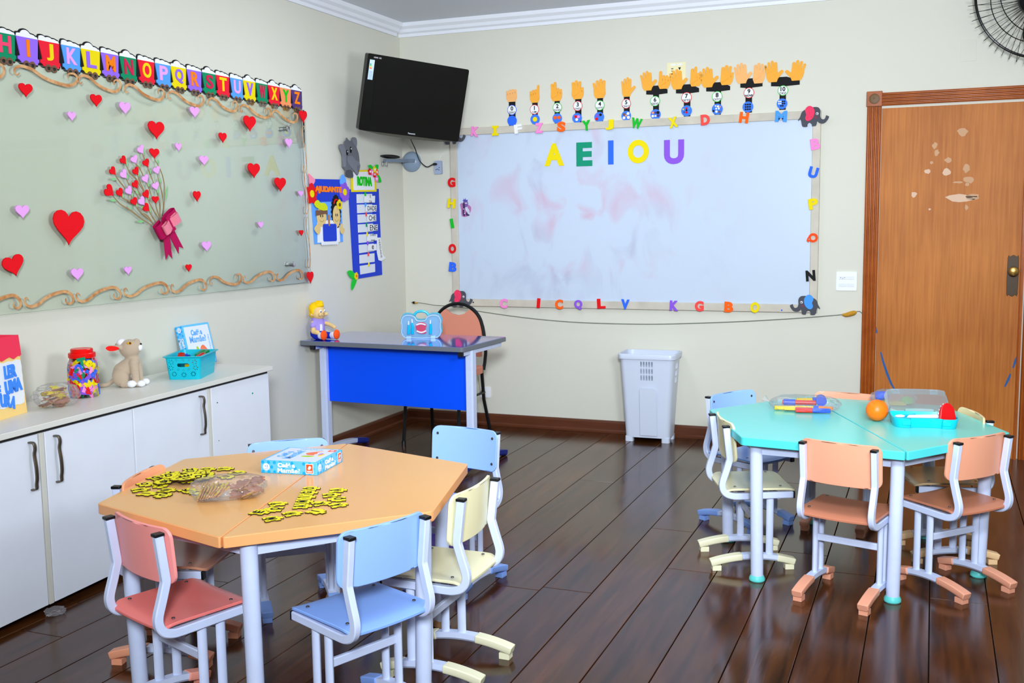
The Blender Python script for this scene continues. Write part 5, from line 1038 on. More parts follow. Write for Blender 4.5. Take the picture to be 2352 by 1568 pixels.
# ------------------------------------------------------------------ boxed memory games
BXB = mat('box_sky_blue', (96, 190, 248), .35); BXD = mat('box_dot_blue', (0, 165, 240), .35); BXW = mat('box_top_white', (222, 228, 242), .3); BXR = mat('box_logo_orange', (238, 82, 32), .4); BXL = mat('box_letter_blue', (96, 168, 248), .4)
def side_frame(o, px, py, pz, rz):      # a face of a box: local x along the side, y up, z outward
    return Matrix.Translation((px, py, pz)) @ Matrix.Rotation(R(rz), 4, 'Z') @ Matrix.Rotation(R(90), 4, 'X')
def game_box(mx, w_, d_, h_, label, face_up=True):
    g = tag(empty('game_box', mx), label, 'box', 'boxed memory games')
    MB().box((0, 0, h_/2), (w_, d_, h_)).build('box_shell', BXB, g, bevel=.0015)
    top = MB().prism(rrect(w_*.9, d_*.9, .003, 2), h_, h_+.0006).build('top_panel', BXW, g, smooth=False)
    z = h_+.0006
    # title turned along the depth, pictures beside it
    def T(name, m, mt, lift=0): return m.build(name, mt, top, smooth=False)
    rot = 90 if face_up else 0
    def rp(x, y): return (-y, x) if face_up else (x, y)
    T('title_lettering', letters(letters(MB(), 'Cadé a', .030, .0006, rp(-.005, .062), z, w=.085, rot=rot, bold=.05), 'Mamãe?', .034, .0006, rp(-.005, .028), z, w=.125, rot=rot, bold=.025), BXL)
    def blob(name, pts, mt): T(name, MB().prism(smooth_closed([rp(*p) for p in pts], 3), z, z+.0005), mt)
    blob('orange_picture', [(-.005, -.045), (.0, -.018), (.022, -.006), (.042, -.022), (.062, -.052), (.048, -.044), (.036, -.04), (.022, -.047), (.01, -.04)], mat('print_coral', (240, 120, 80), .5))
    blob('green_picture', [(-.03, -.012), (-.02, -.01), (-.012, -.028), (-.016, -.05), (-.006, -.056), (-.026, -.05), (-.032, -.035)], mat('print_lime', (170, 200, 40), .5))
    blob('yellow_picture', [(-.02, -.066), (0, -.062), (.02, -.07), (.012, -.078), (-.01, -.076)], mat('print_yellow', (240, 205, 80), .5))
    blob('violet_picture', [(.0, -.058), (.02, -.054), (.035, -.062), (.022, -.069), (.006, -.066)], mat('print_violet', (200, 150, 215), .5))
    m = MB(); x, y = rp(.078, .0); letters(m, 'MEMÓRIA', .014, .0005, (x, y), z, w=.085, rot=rot-90, bold=.0); T('side_lettering', m, BXL)
    lg = T('maker_logo', MB().prism(rrect(.026, .026, .002, 2, *rp(.072, -.08)), z, z+.0006), BXR); letters(MB(), 'B', .012, .0004, rp(.072, -.08), z+.0006, rot=rot, bold=.03).build('logo_mark', PAPER, lg, smooth=False)
    for (px, py, rz, L_) in ((0, -d_/2, 0, w_), (w_/2, 0, 90, d_), (-w_/2, 0, 270, d_)):
        fr_ = side_frame(g, px, py, 0, rz); q = MB(); e = MB(); rnd = random.Random(3)
        for r_ in range(3):
            for k in range(int(L_/.0215)+1):
                cx = -L_/2+.008+k*.0215+(.0107 if r_ % 2 else 0); cy = h_*(.12+.38*r_)
                rr = .0056
                if abs(cx) < L_/2-rr and (abs(cx) > .046 or k % 2): q.disc((cx, min(max(cy, rr*.9), h_-rr)), rr, 0, .0005, 12)
        def S(name, m, mt): o = m.build(name, mt, g, smooth=False); o.matrix_local = fr_; return o
        stuff(S('polka_dots', q, BXD))
        S('age_badge', letters(letters(MB().disc((-L_*.4, h_*.5), .0125, .0005, .001, 20), '+3', .0001, .0001, (0, 0)), '+3', .0001, .0001, (0, 0)), PAPER) if False else S('age_badge', MB().disc((-L_*.4, h_*.5), .0125, .0005, .001, 20), PAPER)
        S('age_lettering', letters(letters(MB(), '+3', .0095, .0004, (-L_*.4, h_*.56), .001, bold=.02), 'anos', .004, .0004, (-L_*.4, h_*.34), .001), BXL)
        S('title_lettering', letters(letters(MB(), 'Cadé a', h_*.36, .0006, (-L_*.04, h_*.70), .0006, w=L_*.31, bold=.055), 'Mamãe?', h_*.36, .0006, (0, h_*.28), .0006, w=L_*.40, bold=.02), PAPER)
        S('logo_border', MB().prism(rrect(.028, .034, .002, 2, L_*.37, h_*.5), .0005, .0009), PAPER)
        S('maker_logo', MB().prism(rrect(.0235, .0295, .0015, 2, L_*.37, h_*.5), .0009, .0013), BXR)
        S('logo_mark', MB().prism(smooth_closed([(L_*.37-.006, h_*.5), (L_*.37, h_*.5+.01), (L_*.37+.007, h_*.5+.006), (L_*.37+.003, h_*.5-.001), (L_*.37-.002, h_*.5-.003)], 2), .0013, .0016).box((L_*.37, h_*.5-.008, .0015), (.019, .0022, .0003)).box((L_*.37, h_*.5-.0115, .0015), (.017, .0018, .0003)), PAPER)
    return g
HT = .585
game_box(TR(1.504, -3.645, HT+.0002, 7.5), .206, .21, .043, 'blue spotted game box lying flat on the orange table')
# the second one leans against the wall behind the basket
la = R(13); ey = Vector((-math.sin(la), 0, math.cos(la))); ez = Vector((math.cos(la), 0, math.sin(la))); ob = Vector((.094, -2.375, .7206))+ey*.105-ez*.043
lm = Matrix(((0, ey.x, ez.x, ob.x), (1, ey.y, ez.y, ob.y), (0, ey.z, ez.z, ob.z), (0, 0, 0, 1)))
game_box(lm, .206, .21, .043, 'blue spotted game box leaning against the wall on the white cabinet', False)

# ------------------------------------------------------------------ yellow jigsaw letters
YEL = mat('jigsaw_yellow', (238, 222, 0), .5); MDF = mat('dark_laser_cut_edge', (62, 44, 14), .8); BACKB = mat('jigsaw_brown_back', (168, 112, 88), .6, var=.1, vscale=30)
def jig(s=.0225):
    P = [(-s, -s), (-.3*s, -s), (-.42*s, -1.5*s), (.42*s, -1.5*s), (.3*s, -s), (s, -s), (s, -.35*s), (1.25*s, -.4*s), (1.28*s, .4*s), (s, .35*s), (s, s), (.3*s, s), (.42*s, .62*s), (-.42*s, .62*s), (-.3*s, s), (-s, s), (-s, .35*s), (-.76*s, .38*s), (-.76*s, -.38*s), (-s, -.35*s)]
    return P
JP = jig()
TILE = MB().prism(JP, 0, .0034).mesh('tile', False); TILE.materials.append(MDF)
TOPF = MB().prism([(x*.955, y*.955) for x, y in JP], .0034, .0042).mesh('yellow_face', False); TOPF.materials.append(YEL)
LTR = {}
def piece(ch, mx, label, group):
    o = put('jigsaw_piece', TILE); o.matrix_world = mx; tag(o, label, 'puzzle piece', group); put('yellow_face', TOPF, o)
    if ch not in LTR:
        LTR[ch] = letters(MB(), ch, .029, .0004, (0, 0), .0042, w=(.0055 if ch == 'I' else .023), bold=.035).mesh('letter', False); LTR[ch].materials.append(INK)
    put('letter', LTR[ch], o); return o
word = [('A', 1.789, -4.09), ('M', 1.764, -4.043), ('I', 1.742, -3.997), ('G', 1.72, -3.95), ('O', 1.699, -3.903)]
for i, (c, x, y) in enumerate(word):
    piece(c, TR(x, y, HT+.0002, 116), 'yellow jigsaw letter %s in the joined word AMIGO' % c, 'jigsaw letters spelling a word on the orange table')
loose = [('E', 1.707, -4.184, 97, 'E lying alone at the end nearest the pink chair'), ('O', 1.733, -4.14, -70, 'O between letters E and Y'), ('Y', 1.704, -4.091, 135, 'Y beside the clear bag'), ('M', 1.783, -4.23, 138, 'M lowest of the loose letters, nearest the table edge'), ('W', 1.807, -4.167, 142, 'W between letters M and I'),
         ('I', 1.86, -4.122, 82, 'I nearest the blue chair, beyond the W'), ('K', 1.825, -4.044, 140, 'K beside the word AMIGO'), ('O', 1.802, -3.95, 125, 'O tilted below the farthest loose A'), ('A', 1.791, -3.893, 118, 'A farthest up the table among the loose letters'), ('O', 1.851, -3.98, -58, 'O between K and the two letters A'), ('A', 1.884, -4.043, 140, 'A nearest the cream chair')]
for c, x, y, a, l in loose: piece(c, TR(x, y, HT+.0002, a), 'loose yellow jigsaw letter %s' % l, 'loose jigsaw letters on the orange table')
rnd = random.Random(11); done = []
edge = [('O', 1.155, -4.03, 60), ('A', 1.19, -4.095, 140), ('I', 1.245, -4.125, 95), ('C', 1.305, -4.12, 15), ('N', 1.275, -4.07, 100), ('K', 1.34, -4.05, 70), ('A', 1.385, -4.055, -60), ('L', 1.345, -3.80, 80), ('Y', 1.27, -3.77, 120), ('O', 1.215, -3.795, 110), ('N', 1.165, -3.82, 45), ('S', 1.345, -3.86, 60), ('X', 1.135, -3.88, 20), ('G', 1.13, -3.95, 80), ('Z', 1.215, -4.03, 45), ('T', 1.40, -3.96, 15)]
for c, x, y, a in edge: done.append((c, x, y, a, 0))
for k in range(26):
    lay = k//11
    a = rnd.uniform(0, 6.28); r_ = math.sqrt(rnd.random())*(.085-.02*lay)
    done.append((rnd.choice('SCEBRUTFJQPHDV'), 1.255+r_*math.cos(a)*1.1, -3.945+r_*math.sin(a)*1.15, rnd.uniform(0, 360), 1+lay))
for i, (c, x, y, a, lay) in enumerate(done):
    mx = TR(x, y, HT+.0004+lay*.0042, a)
    if lay: mx = TR(x, y, HT+.003+lay*.0046, a) @ Matrix.Rotation(R(rnd.uniform(-5, 5)), 4, 'X') @ Matrix.Rotation(R(rnd.uniform(-5, 5)), 4, 'Y')
    piece(c, mx, 'yellow jigsaw letter piece heaped in the pile beside the clear bag', 'jigsaw letters heaped on the orange table')

# ------------------------------------------------------------------ clear bags
CLEAR = film('clear_crinkled_film', (.985, .985, .99), .3, .12, .07, (.92, .92, .96), .55, 70, sheen=.45)
def bag(name, mx, rx, ry, rz, label, cat='bag', seed=1, neck=None, amp=.12):
    bmm = bmesh.new(); bmesh.ops.create_icosphere(bmm, subdivisions=4, radius=1); rn = random.Random(seed)
    dirs = [(Vector((rn.uniform(-1, 1), rn.uniform(-1, 1), rn.uniform(-1, 1))).normalized(), rn.uniform(4, 11), rn.uniform(0, 6)) for _ in range(7)]
    for v in bmm.verts:
        n = v.co.normalized(); f = 1+sum(amp/3*abs(math.sin(d.dot(n)*k+p)) for d, k, p in dirs)-amp
        sx = abs(n.x)**.7*math.copysign(1, n.x); sy = abs(n.y)**.7*math.copysign(1, n.y)
        v.co = Vector((sx*rx*f, sy*ry*f, max(rz+n.z*rz*f, .0006)))
        if neck: pass
    me = bpy.data.meshes.new(name); bmm.to_mesh(me); bmm.free(); me.materials.append(CLEAR)
    o = put(name, me); o.matrix_world = mx; return tag(o, label, cat)
wm = TR(1.520, -4.075, HT, 38)
bag('clear_bag', wm, .108, .062, .036, 'crinkled clear bag of brown jigsaw pieces on the orange table', seed=4)
TILEB = MB().prism(JP, 0, .0034).mesh('brown_tile', False); TILEB.materials.append(BACKB)
TOPY = MB().prism(JP, .0034, .0038).mesh('yellow_face', False); TOPY.materials.append(YEL)
def brown(mx, group, label):
    o = put('jigsaw_piece', TILEB); o.matrix_world = mx; put('yellow_face', TOPY, o); tag(o, label, 'puzzle piece', group)
for k in range(9):   # a tilted stack at one end
    brown(wm @ Matrix.Translation((-.082+.0085*k, -.004+.004*(k % 2), .026)) @ Matrix.Rotation(R(-68+4*k), 4, 'Y') @ Matrix.Rotation(R(90*(k % 3)), 4, 'Z'), 'brown jigsaw pieces in the bag on the table', 'brown-backed jigsaw piece stacked inside the clear bag on the orange table')
for k in range(9):
    a = rnd.uniform(0, 360); brown(wm @ Matrix.Translation((.005+.075*rnd.random(), rnd.uniform(-.026, .026), .006+.005*k)) @ Matrix.Rotation(R(rnd.uniform(-24, 24)), 4, 'X') @ Matrix.Rotation(R(180+rnd.uniform(-22, 22)), 4, 'Y') @ Matrix.Rotation(R(a), 4, 'Z'), 'brown jigsaw pieces in the bag on the table', 'brown-backed jigsaw piece stacked inside the clear bag on the orange table')
ZC_ = .7103
cmx = TR(.285, -3.525, ZC_, 70)
bag('clear_bag', cmx, .080, .058, .046, 'knotted clear bag of brown jigsaw pieces on the white cabinet', seed=8)
kn = MB(); kn.ball((-.088, 0, .05), (.016, .012, .012), 12, 8); kn.build('bag_knot', CLEAR, bpy.data.objects['clear_bag.001'])
for k in range(16):
    a = rnd.uniform(0, 360); brown(cmx @ Matrix.Translation((rnd.uniform(-.045, .045), rnd.uniform(-.024, .024), .012+.0036*k)) @ Matrix.Rotation(R(rnd.uniform(-28, 28)), 4, 'X') @ Matrix.Rotation(R((180 if k < 13 else 0)+rnd.uniform(-28, 28)), 4, 'Y') @ Matrix.Rotation(R(a), 4, 'Z'), 'brown jigsaw pieces in the bag on the cabinet', 'brown-backed jigsaw piece inside the knotted clear bag on the cabinet')
o = bag('clear_scrap', TR(.54, -3.845, 0, 60), .03, .02, .014, 'scrap of clear plastic on the floor under the cabinet door', 'plastic scrap', 21, amp=.3)

# ------------------------------------------------------------------ toys on the turquoise table
tm_ = TR(3.005, -2.02, HT, 12)
bag('toy_bag', tm_, .142, .1, .031, 'flat clear bag of red, blue and yellow plastic toys on the turquoise table', seed=15, amp=.1)
TG = 'plastic toys in the flat clear bag'
def tp(c): return mat('glossy_toy_'+c, {'red': (232, 30, 24), 'blue': (40, 85, 225), 'yellow': (246, 208, 0), 'orange': (252, 132, 8), 'lime': (120, 200, 30)}[c], .25)
def toy(name, parts, mx, label, group=TG, cat='toy'):
    r = tag(empty(name, mx), label, cat, group)
    for nm, mb, c in parts: mb.build(nm, tp(c), r, bevel=.0015)
    return r
def bar(x0, x1, w_, h_, y=0, z=0): return MB().box(((x0+x1)/2, y, z+h_/2), (x1-x0, w_, h_))
toy('toy_saw', [('red_handle', bar(-.07, .0, .03, .018), 'red'), ('blue_blade', bar(0, .075, .024, .016), 'blue')], tm_ @ TR(.025, -.065, .004, -2), 'toy with a red handle and blue end at the near edge of the toy bag')
toy('toy_hammer', [('red_shaft', MB().cyl((-.09, 0, .012), (.055, 0, .012), .0105, 14), 'red'), ('blue_head', MB().cyl((.074, -.022, .024), (.074, .024, .024), .023, 20), 'blue'), ('blue_grip', MB().cyl((-.085, 0, .012), (-.035, 0, .012), .014, 14), 'blue')], tm_ @ TR(.0, .055, .012, -3), 'toy hammer with a red shaft and blue head in the toy bag')
toy('toy_pliers', [('yellow_jaw', MB().prism([(-.10, -.012), (-.02, -.016), (.04, -.006), (.04, .006), (-.02, .012), (-.10, .012)], 0, .014), 'yellow'), ('yellow_handle', bar(.03, .085, .01, .012, .006), 'yellow')], tm_ @ TR(-.03, .0, .004, 4), 'yellow toy pliers across the middle of the toy bag')
toy('toy_ruler', [('yellow_rule', bar(-.07, .05, .022, .008), 'yellow'), ('lime_tip', bar(.05, .075, .022, .009), 'lime')], tm_ @ TR(-.02, -.034, .006, -6), 'yellow toy rule with a lime tip in the toy bag')
toy('toy_screwdriver', [('yellow_grip', MB().cyl((-.05, 0, .01), (.02, 0, .01), .011, 14), 'yellow'), ('blue_collar', MB().cyl((.02, 0, .01), (.035, 0, .01), .013, 14), 'blue')], tm_ @ TR(.02, .082, .02, 8), 'yellow toy screwdriver with a blue collar at the far edge of the toy bag')
toy('toy_wrench', [('orange_shaft', bar(-.03, .03, .016, .012), 'orange'), ('blue_jaw', MB().prism([(-.05, -.014), (-.03, -.01), (-.03, .01), (-.05, .014), (-.044, 0)], 0, .012), 'blue')], tm_ @ TR(.085, -.025, .01, -20), 'orange toy wrench with a blue jaw in the toy bag')
tl = MB().lathe([(.004, 0), (.007, .01), (.004, .02), (.016, .045)], 10, tm_ @ Matrix.Translation((-.135, .045, .018)) @ Matrix.Rotation(R(-55), 4, 'Y'), cap=False).build('bag_tail', CLEAR); tl.parent = bpy.data.objects['toy_bag']; tl.matrix_parent_inverse = tm_.inverted()
# second bag behind the case
t2 = TR(3.36, -1.765, HT, 5)
bag('toy_bag', t2, .088, .055, .034, 'small clear bag of toys behind the open case on the turquoise table', seed=33, amp=.16)
TG2 = 'plastic toys in the small bag behind the case'
toy('toy_drill', [('blue_body', MB().cyl((-.03, 0, .034), (.02, 0, .034), .02, 14), 'blue'), ('blue_grip', bar(-.03, -.01, .018, .03), 'blue')], t2 @ TR(-.045, .0, .006, 20), 'blue toy drill in the small bag behind the orange ball', TG2)
toy('toy_helmet', [('lime_dome', MB().lathe([(.032, 0), (.03, .012), (.02, .024), (0, .03)], 20), 'lime')], t2 @ TR(.055, -.005, .012), 'lime green toy dome in the small bag', TG2)
toy('toy_block', [('yellow_slab', bar(-.05, .05, .035, .016), 'yellow')], t2 @ TR(.0, -.02, .003, 6), 'yellow toy slab lying in the small bag behind the case', TG2)
# ball
bm2 = bmesh.new(); bmesh.ops.create_icosphere(bm2, subdivisions=4, radius=.0445); sd = [Vector(p).normalized() for p in [(0, 1, 1.618), (0, -1, 1.618), (0, 1, -1.618), (0, -1, -1.618), (1, 1.618, 0), (-1, 1.618, 0), (1, -1.618, 0), (-1, -1.618, 0), (1.618, 0, 1), (-1.618, 0, 1), (1.618, 0, -1), (-1.618, 0, -1)]]
for v in bm2.verts:
    n = v.co.normalized(); dd = sorted([-n.dot(s) for s in sd]); gap = dd[1]-dd[0]; pent = abs(-dd[0]-.935)
    if gap < .035 or pent < .012: v.co *= .982
me = bpy.data.meshes.new('toy_ball'); bm2.to_mesh(me); bm2.free(); me.polygons.foreach_set('use_smooth', [True]*len(me.polygons)); me.materials.append(mat('orange_vinyl', (255, 116, 4), .4))
o = put('toy_ball', me); o.matrix_world = TR(3.309, -2.178, HT+.0439, 20); tag(o, 'orange rubber ball with moulded football panels on the turquoise table', 'ball')
# open case
TEAL = mat('teal_case_plastic', (14, 190, 212), .3); FROST = film('frosted_lid_film', (.90, .94, .96), .2, .15, .2, (.88, .94, .98), sheen=.6)
cs = tag(empty('open_case', TR(3.487, -2.205, HT+.0005, 9)), 'open teal carry case with a frosted clear lid on the turquoise table', 'case')
def case_outline(w_, d_): return [(-w_/2, d_*.28), (-w_/2+.022, d_/2), (w_/2-.022, d_/2), (w_/2, d_*.28), (w_/2, -d_*.3), (w_/2-.02, -d_/2), (w_*.26, -d_/2), (w_*.2, -d_*.42), (-w_*.2, -d_*.42), (-w_*.26, -d_/2), (-w_/2+.02, -d_/2), (-w_/2, -d_*.3)]
lo = smooth_closed(case_outline(.232, .158), 3); hi = smooth_closed(case_outline(.246, .172), 3); li = smooth_closed(case_outline(.238, .164), 3); bi = smooth_closed(case_outline(.224, .150), 3)
m = MB(); loft(m, [[(x, y, z) for x, y in P] for P, z in ((lo, 0), (hi, .034), (hi, .038), (li, .038), (bi, .005))], True); m.build('tray', TEAL, cs)
for x in (-.075, .075): MB().box((x, -.083, .022), (.032, .008, .022)).build('latch', TEAL, cs, bevel=.002)
lid = MB(); L_ = [[(x, y, z) for x, y in P] for P, z in ((hi, 0), (lo, .030), (bi, .028), (li, .0))]; loft(lid, L_, False); nn = len(hi)
lid.f.append(tuple(nn+i for i in range(nn)))
ld = lid.build('clear_lid', FROST, cs); ld.matrix_local = Matrix.Translation((0, .085, .037)) @ Matrix.Rotation(R(24), 4, 'X') @ Matrix.Translation((0, .088, -.03))
for x in (-.075, .078):
    hm_ = MB(); hm_.prism([(-.016, 0), (.016, 0), (.016, .028)]+[(.016-.004*k, .028-(.004 if k % 2 else 0)) for k in range(1, 8)]+[(-.016, .028)], 0, .003); q = hm_.build('lid_latch', mat('pale_latch', (205, 222, 228), .4), ld, smooth=False); q.matrix_local = Matrix.Translation((x, .083, .004)) @ Matrix.Rotation(R(8), 4, 'X')
    MB().box((0, .017, .0032), (.014, .005, .0006)).build('latch_slot', mat('latch_slot_brown', (90, 62, 30), .8), q, smooth=False)
th = tag(empty('toy_dentures', TR(3.574, -2.225, HT+.038, 28)), 'red toy gum with white teeth standing in the open case', 'toy')
q = MB().prism(smooth_closed([(-.028, -.02), (-.031, .01), (-.023, .042), (0, .058), (.023, .042), (.031, .01), (.028, -.02)], 3), -.006, .010).build('red_gum', mat('gum_red', (205, 10, 16), .2), th, bevel=.005); q.matrix_local = Matrix.Rotation(R(80), 4, 'X')
tt = MB()
for k in range(9): a = R(20*k+10); tt.ball((.027*math.cos(a), .012, .006+.046*math.sin(a)), (.005, .005, .005), 8, 6)
tt.build('teeth', PAPER, th)
tg = tag(empty('toy_tool', TR(3.485, -2.215, HT+.03, 6)), 'long white toy dental tool lying in the open teal case', 'toy', 'toy dental tools in the open case')
MB().tube([(-.06, 0, .003), (.07, .01, .006)], [.006, .008], 10).build('white_shaft', PAPER, tg)
tg = tag(empty('toy_tool', TR(3.40, -2.25, HT+.034, 20)), 'short toy mirror with a white rim at the corner of the open teal case', 'toy', 'toy dental tools in the open case')
MB().ball((-.0, 0, .004), (.02, .012, .006), 14, 8).build('white_head', PAPER, tg); MB().tube([(.015, .004, .004), (.075, .045, .001)], .005, 8).build('teal_shaft', TEAL, tg)

# ------------------------------------------------------------------ dental play case and doll on the desk
DZ = .7304
AQ = mat('aqua_plastic', (40, 190, 215), .3); AQF = film('aqua_clear_film', (.74, .90, .98), .25, .1, .26, (.66, .86, 1.0), sheen=.6); AQW = mat('pale_blue_moulding', (172, 212, 250), .3)
dc = tag(empty('dental_case', TR(.672, -1.085, DZ, 22)), 'pale blue see-through dental play case with red toy gums on the desk', 'case')
def dento(w_, h_): return smooth_closed([(-w_*.3, 0), (w_*.3, 0), (w_*.45, h_*.08), (w_/2, h_*.28), (w_*.485, h_*.42), (w_*.485, h_*.62), (w_/2, h_*.72), (w_*.44, h_*.95), (w_*.3, h_), (w_*.16, h_*.92), (w_*.1, h_*.76), (-w_*.1, h_*.76), (-w_*.16, h_*.92), (-w_*.3, h_), (-w_*.44, h_*.95), (-w_/2, h_*.72), (-w_*.485, h_*.62), (-w_*.485, h_*.42), (-w_/2, h_*.28), (-w_*.45, h_*.08)], 2)
def stand(o, y=0): o.matrix_local = Matrix.Translation((0, y, .004)) @ Matrix.Rotation(R(90), 4, 'X'); return o
stand(MB().prism(dento(.25, .148), -.03, -.006).build('aqua_back', AQ, dc, bevel=.004)); stand(MB().prism(dento(.246, .145), -.004, .026).build('clear_front', AQF, dc, bevel=.005))
stand(MB().tube(smooth_open([(-.045, .128, -.004), (-.03, .15, -.004), (0, .158, -.004), (.03, .15, -.004), (.045, .128, -.004)], 4), .008, 10).build('handle', AQ, dc))
fr2 = MB(); fr2.tube([(x, y, .024) for x, y in dento(.236, .135)], .0035, 6, True); q = stand(fr2.build('moulded_rim', AQW, dc)); 
for x in (-.075, .07): stand(MB().prism(rrect(.03, .016, .003, 2, x, -.0+.004), -.01, .03).build('hinge_foot', AQW, dc, bevel=.001))
RG = mat('rose_gum', (205, 62, 92), .3)
gum = stand(MB().prism(smooth_closed([(-.028, .048), (-.022, .032), (.01, .024), (.03, .03), (.026, .052), (.032, .07), (.026, .088), (0, .094), (-.024, .086), (-.032, .07)], 3), .026, .029).build('red_gums', RG, dc, smooth=False))
tt = MB()
for k in range(9): t_ = k/8; tt.ball((-.026+.05*t_, .079+.006*math.sin(math.pi*t_), .031), (.0042, .0052, .003), 8, 6); tt.ball((-.024+.05*t_, .041-.008*math.sin(math.pi*t_), .031), (.0042, .0055, .003), 8, 6)
stand(tt.build('white_teeth', PAPER, dc))
for x, r0, hh in ((-.075, -4, .05), (-.052, 8, .062), (.055, -8, .055)):
    stand(MB().tube([(x, .024, .03), (x+.002, .024+hh*.6, .03), (x-.002*r0/4, .03+hh, .03)], [.009, .009, .006], 10).build('aqua_tool', mat('bright_aqua', (0, 185, 225), .3), dc))
    stand(MB().tube([(x, .03+hh, .03), (x-.001*r0/4, .052+hh, .03)], [.004, .0035], 8).build('white_tool_tip', PAPER, dc))

def soft(mb, name, m, parent, vox=.004, it=4):
    o = mb.build(name, m, parent); md = o.modifiers.new('skin', 'REMESH'); md.mode = 'VOXEL'; md.voxel_size = vox; md.use_smooth_shade = True
    s_ = o.modifiers.new('soften', 'SMOOTH'); s_.iterations = it; s_.factor = .5; return o
def cap(m, a, b, r0, r1, n=7):
    for k in range(n): t = k/(n-1); p = Vector(a).lerp(Vector(b), t); m.ball(p, r0+(r1-r0)*t, 14, 8)
    return m
SKT = mat('doll_skin_plush', (232, 196, 132), .85, spec=.2, bump=.2, bscale=600); HAIRY = mat('doll_yellow_hair', (255, 204, 8), .85, spec=.2, bump=.3, bscale=500); LAV = mat('doll_lavender_shirt', (165, 145, 222), .85); NAVY = mat('doll_blue_plush', (8, 38, 175), .9, bump=.4, bscale=300); ORS = mat('doll_orange_sole', (255, 84, 4), .8)
dl_ = tag(empty('rag_doll', TR(.085, -1.30, DZ, -14)), 'blond cloth doll in a lavender shirt sitting on the desk', 'doll')     # local x: the way it faces (to the window side), z up
b = MB(); b.ball((0, 0, .168), (.046, .044, .046), 20, 14); b.ball((.012, 0, .152), (.04, .042, .034), 18, 12); b.ball((.05, -.026, .152), (.012, .01, .012), 10, 8); b.ball((.05, .026, .152), (.012, .01, .012), 10, 8)
cap(b, (-.002, 0, .1), (0, 0, .135), .03, .02); b.ball((0, 0, .06), (.036, .04, .05), 16, 12)
cap(b, (.0, -.036, .1), (.012, -.05, .05), .015, .013); cap(b, (.012, -.05, .05), (.042, -.045, .046), .014, .015)
cap(b, (.005, .036, .102), (.06, .05, .083), .014, .012); cap(b, (.06, .05, .083), (.088, .05, .072), .013, .012)
for s in (-1, 1): b.ball((-.006, s*.045, .15), (.007, .006, .01), 10, 8)
soft(b, 'doll_body', SKT, dl_, .0035, 4)
h_ = MB(); h_.ball((-.01, 0, .183), (.046, .046, .042), 20, 14); h_.ball((-.022, 0, .155), (.034, .04, .032), 16, 10); h_.ball((.018, 0, .205), (.026, .03, .016), 14, 8); h_.ball((.024, .004, .222), (.02, .016, .011), 12, 8); h_.ball((.006, 0, .22), (.018, .016, .014), 12, 8); h_.ball((.0, -.04, .168), (.015, .008, .02), 10, 8); h_.ball((.0, .04, .168), (.015, .008, .02), 10, 8)
soft(h_, 'blond_hair', HAIRY, dl_, .0035, 3)
sh = MB(); cap(sh, (0, 0, .065), (0, 0, .112), .043, .037); cap(sh, (0, -.02, .108), (.004, -.043, .085), .02, .0185); cap(sh, (0, .02, .108), (.018, .046, .097), .02, .0175); soft(sh, 'lavender_shirt', LAV, dl_, .0035, 3)
MB().prism([(-.012, -.022), (.012, -.022), (.008, .018), (-.010, .018)], 0, .001, Matrix.Translation((.0405, -.012, .075)) @ Matrix.Rotation(R(90), 4, 'Y') @ Matrix.Rotation(R(90), 4, 'Z')).build('white_shirt_print', PAPER, dl_, smooth=False)
pt = MB(); pt.ball((0, 0, .036), (.045, .05, .036), 18, 12); cap(pt, (.01, -.026, .024), (.062, -.034, .024), .024, .020); cap(pt, (.01, .026, .024), (.082, .035, .022), .024, .019); soft(pt, 'blue_trousers', NAVY, dl_, .0035, 3)
sk_ = MB(); cap(sk_, (.06, -.034, .026), (.075, -.036, .028), .0215, .0235, 4); cap(sk_, (.085, .036, .024), (.102, .038, .026), .021, .0235, 4); soft(sk_, 'white_shoe', PAPER, dl_, .003, 2)
for x, y, s_ in ((.088, -.038, 1), (.116, .04, 1)): MB().ball((x, y, .031), (.0115, .0255, .030), 18, 12).build('orange_sole', ORS, dl_)
for s in (-1, 1):
    e = MB().ball((0, 0, 0), (.004, .0075, .0105), 14, 10).build('eye', PAPER, dl_); e.matrix_local = Matrix.Translation((.0445, s*.0165, .17)) @ Matrix.Rotation(R(s*18), 4, 'Z')
    MB().ball((.0028, -s*.001, -.002), (.0022, .0042, .0055), 10, 8).build('pupil', mat('doll_pupil', (60, 70, 150), .3), e)
MB().tube([(.052-.0009*abs(k-4)**1.5, -.018+.0045*k, .1475-.006*math.sin(math.pi*k/8)) for k in range(9)], .0012, 6).build('smile', mat('doll_line', (100, 75, 40), .7), dl_)
MB().tube([(.056, .006*math.cos(a), .158+.006*math.sin(a)) for a in [2*math.pi*k/14 for k in range(14)]], .001, 5, True).build('nose_stitch', mat('doll_line', (100, 75, 40), .7), dl_)

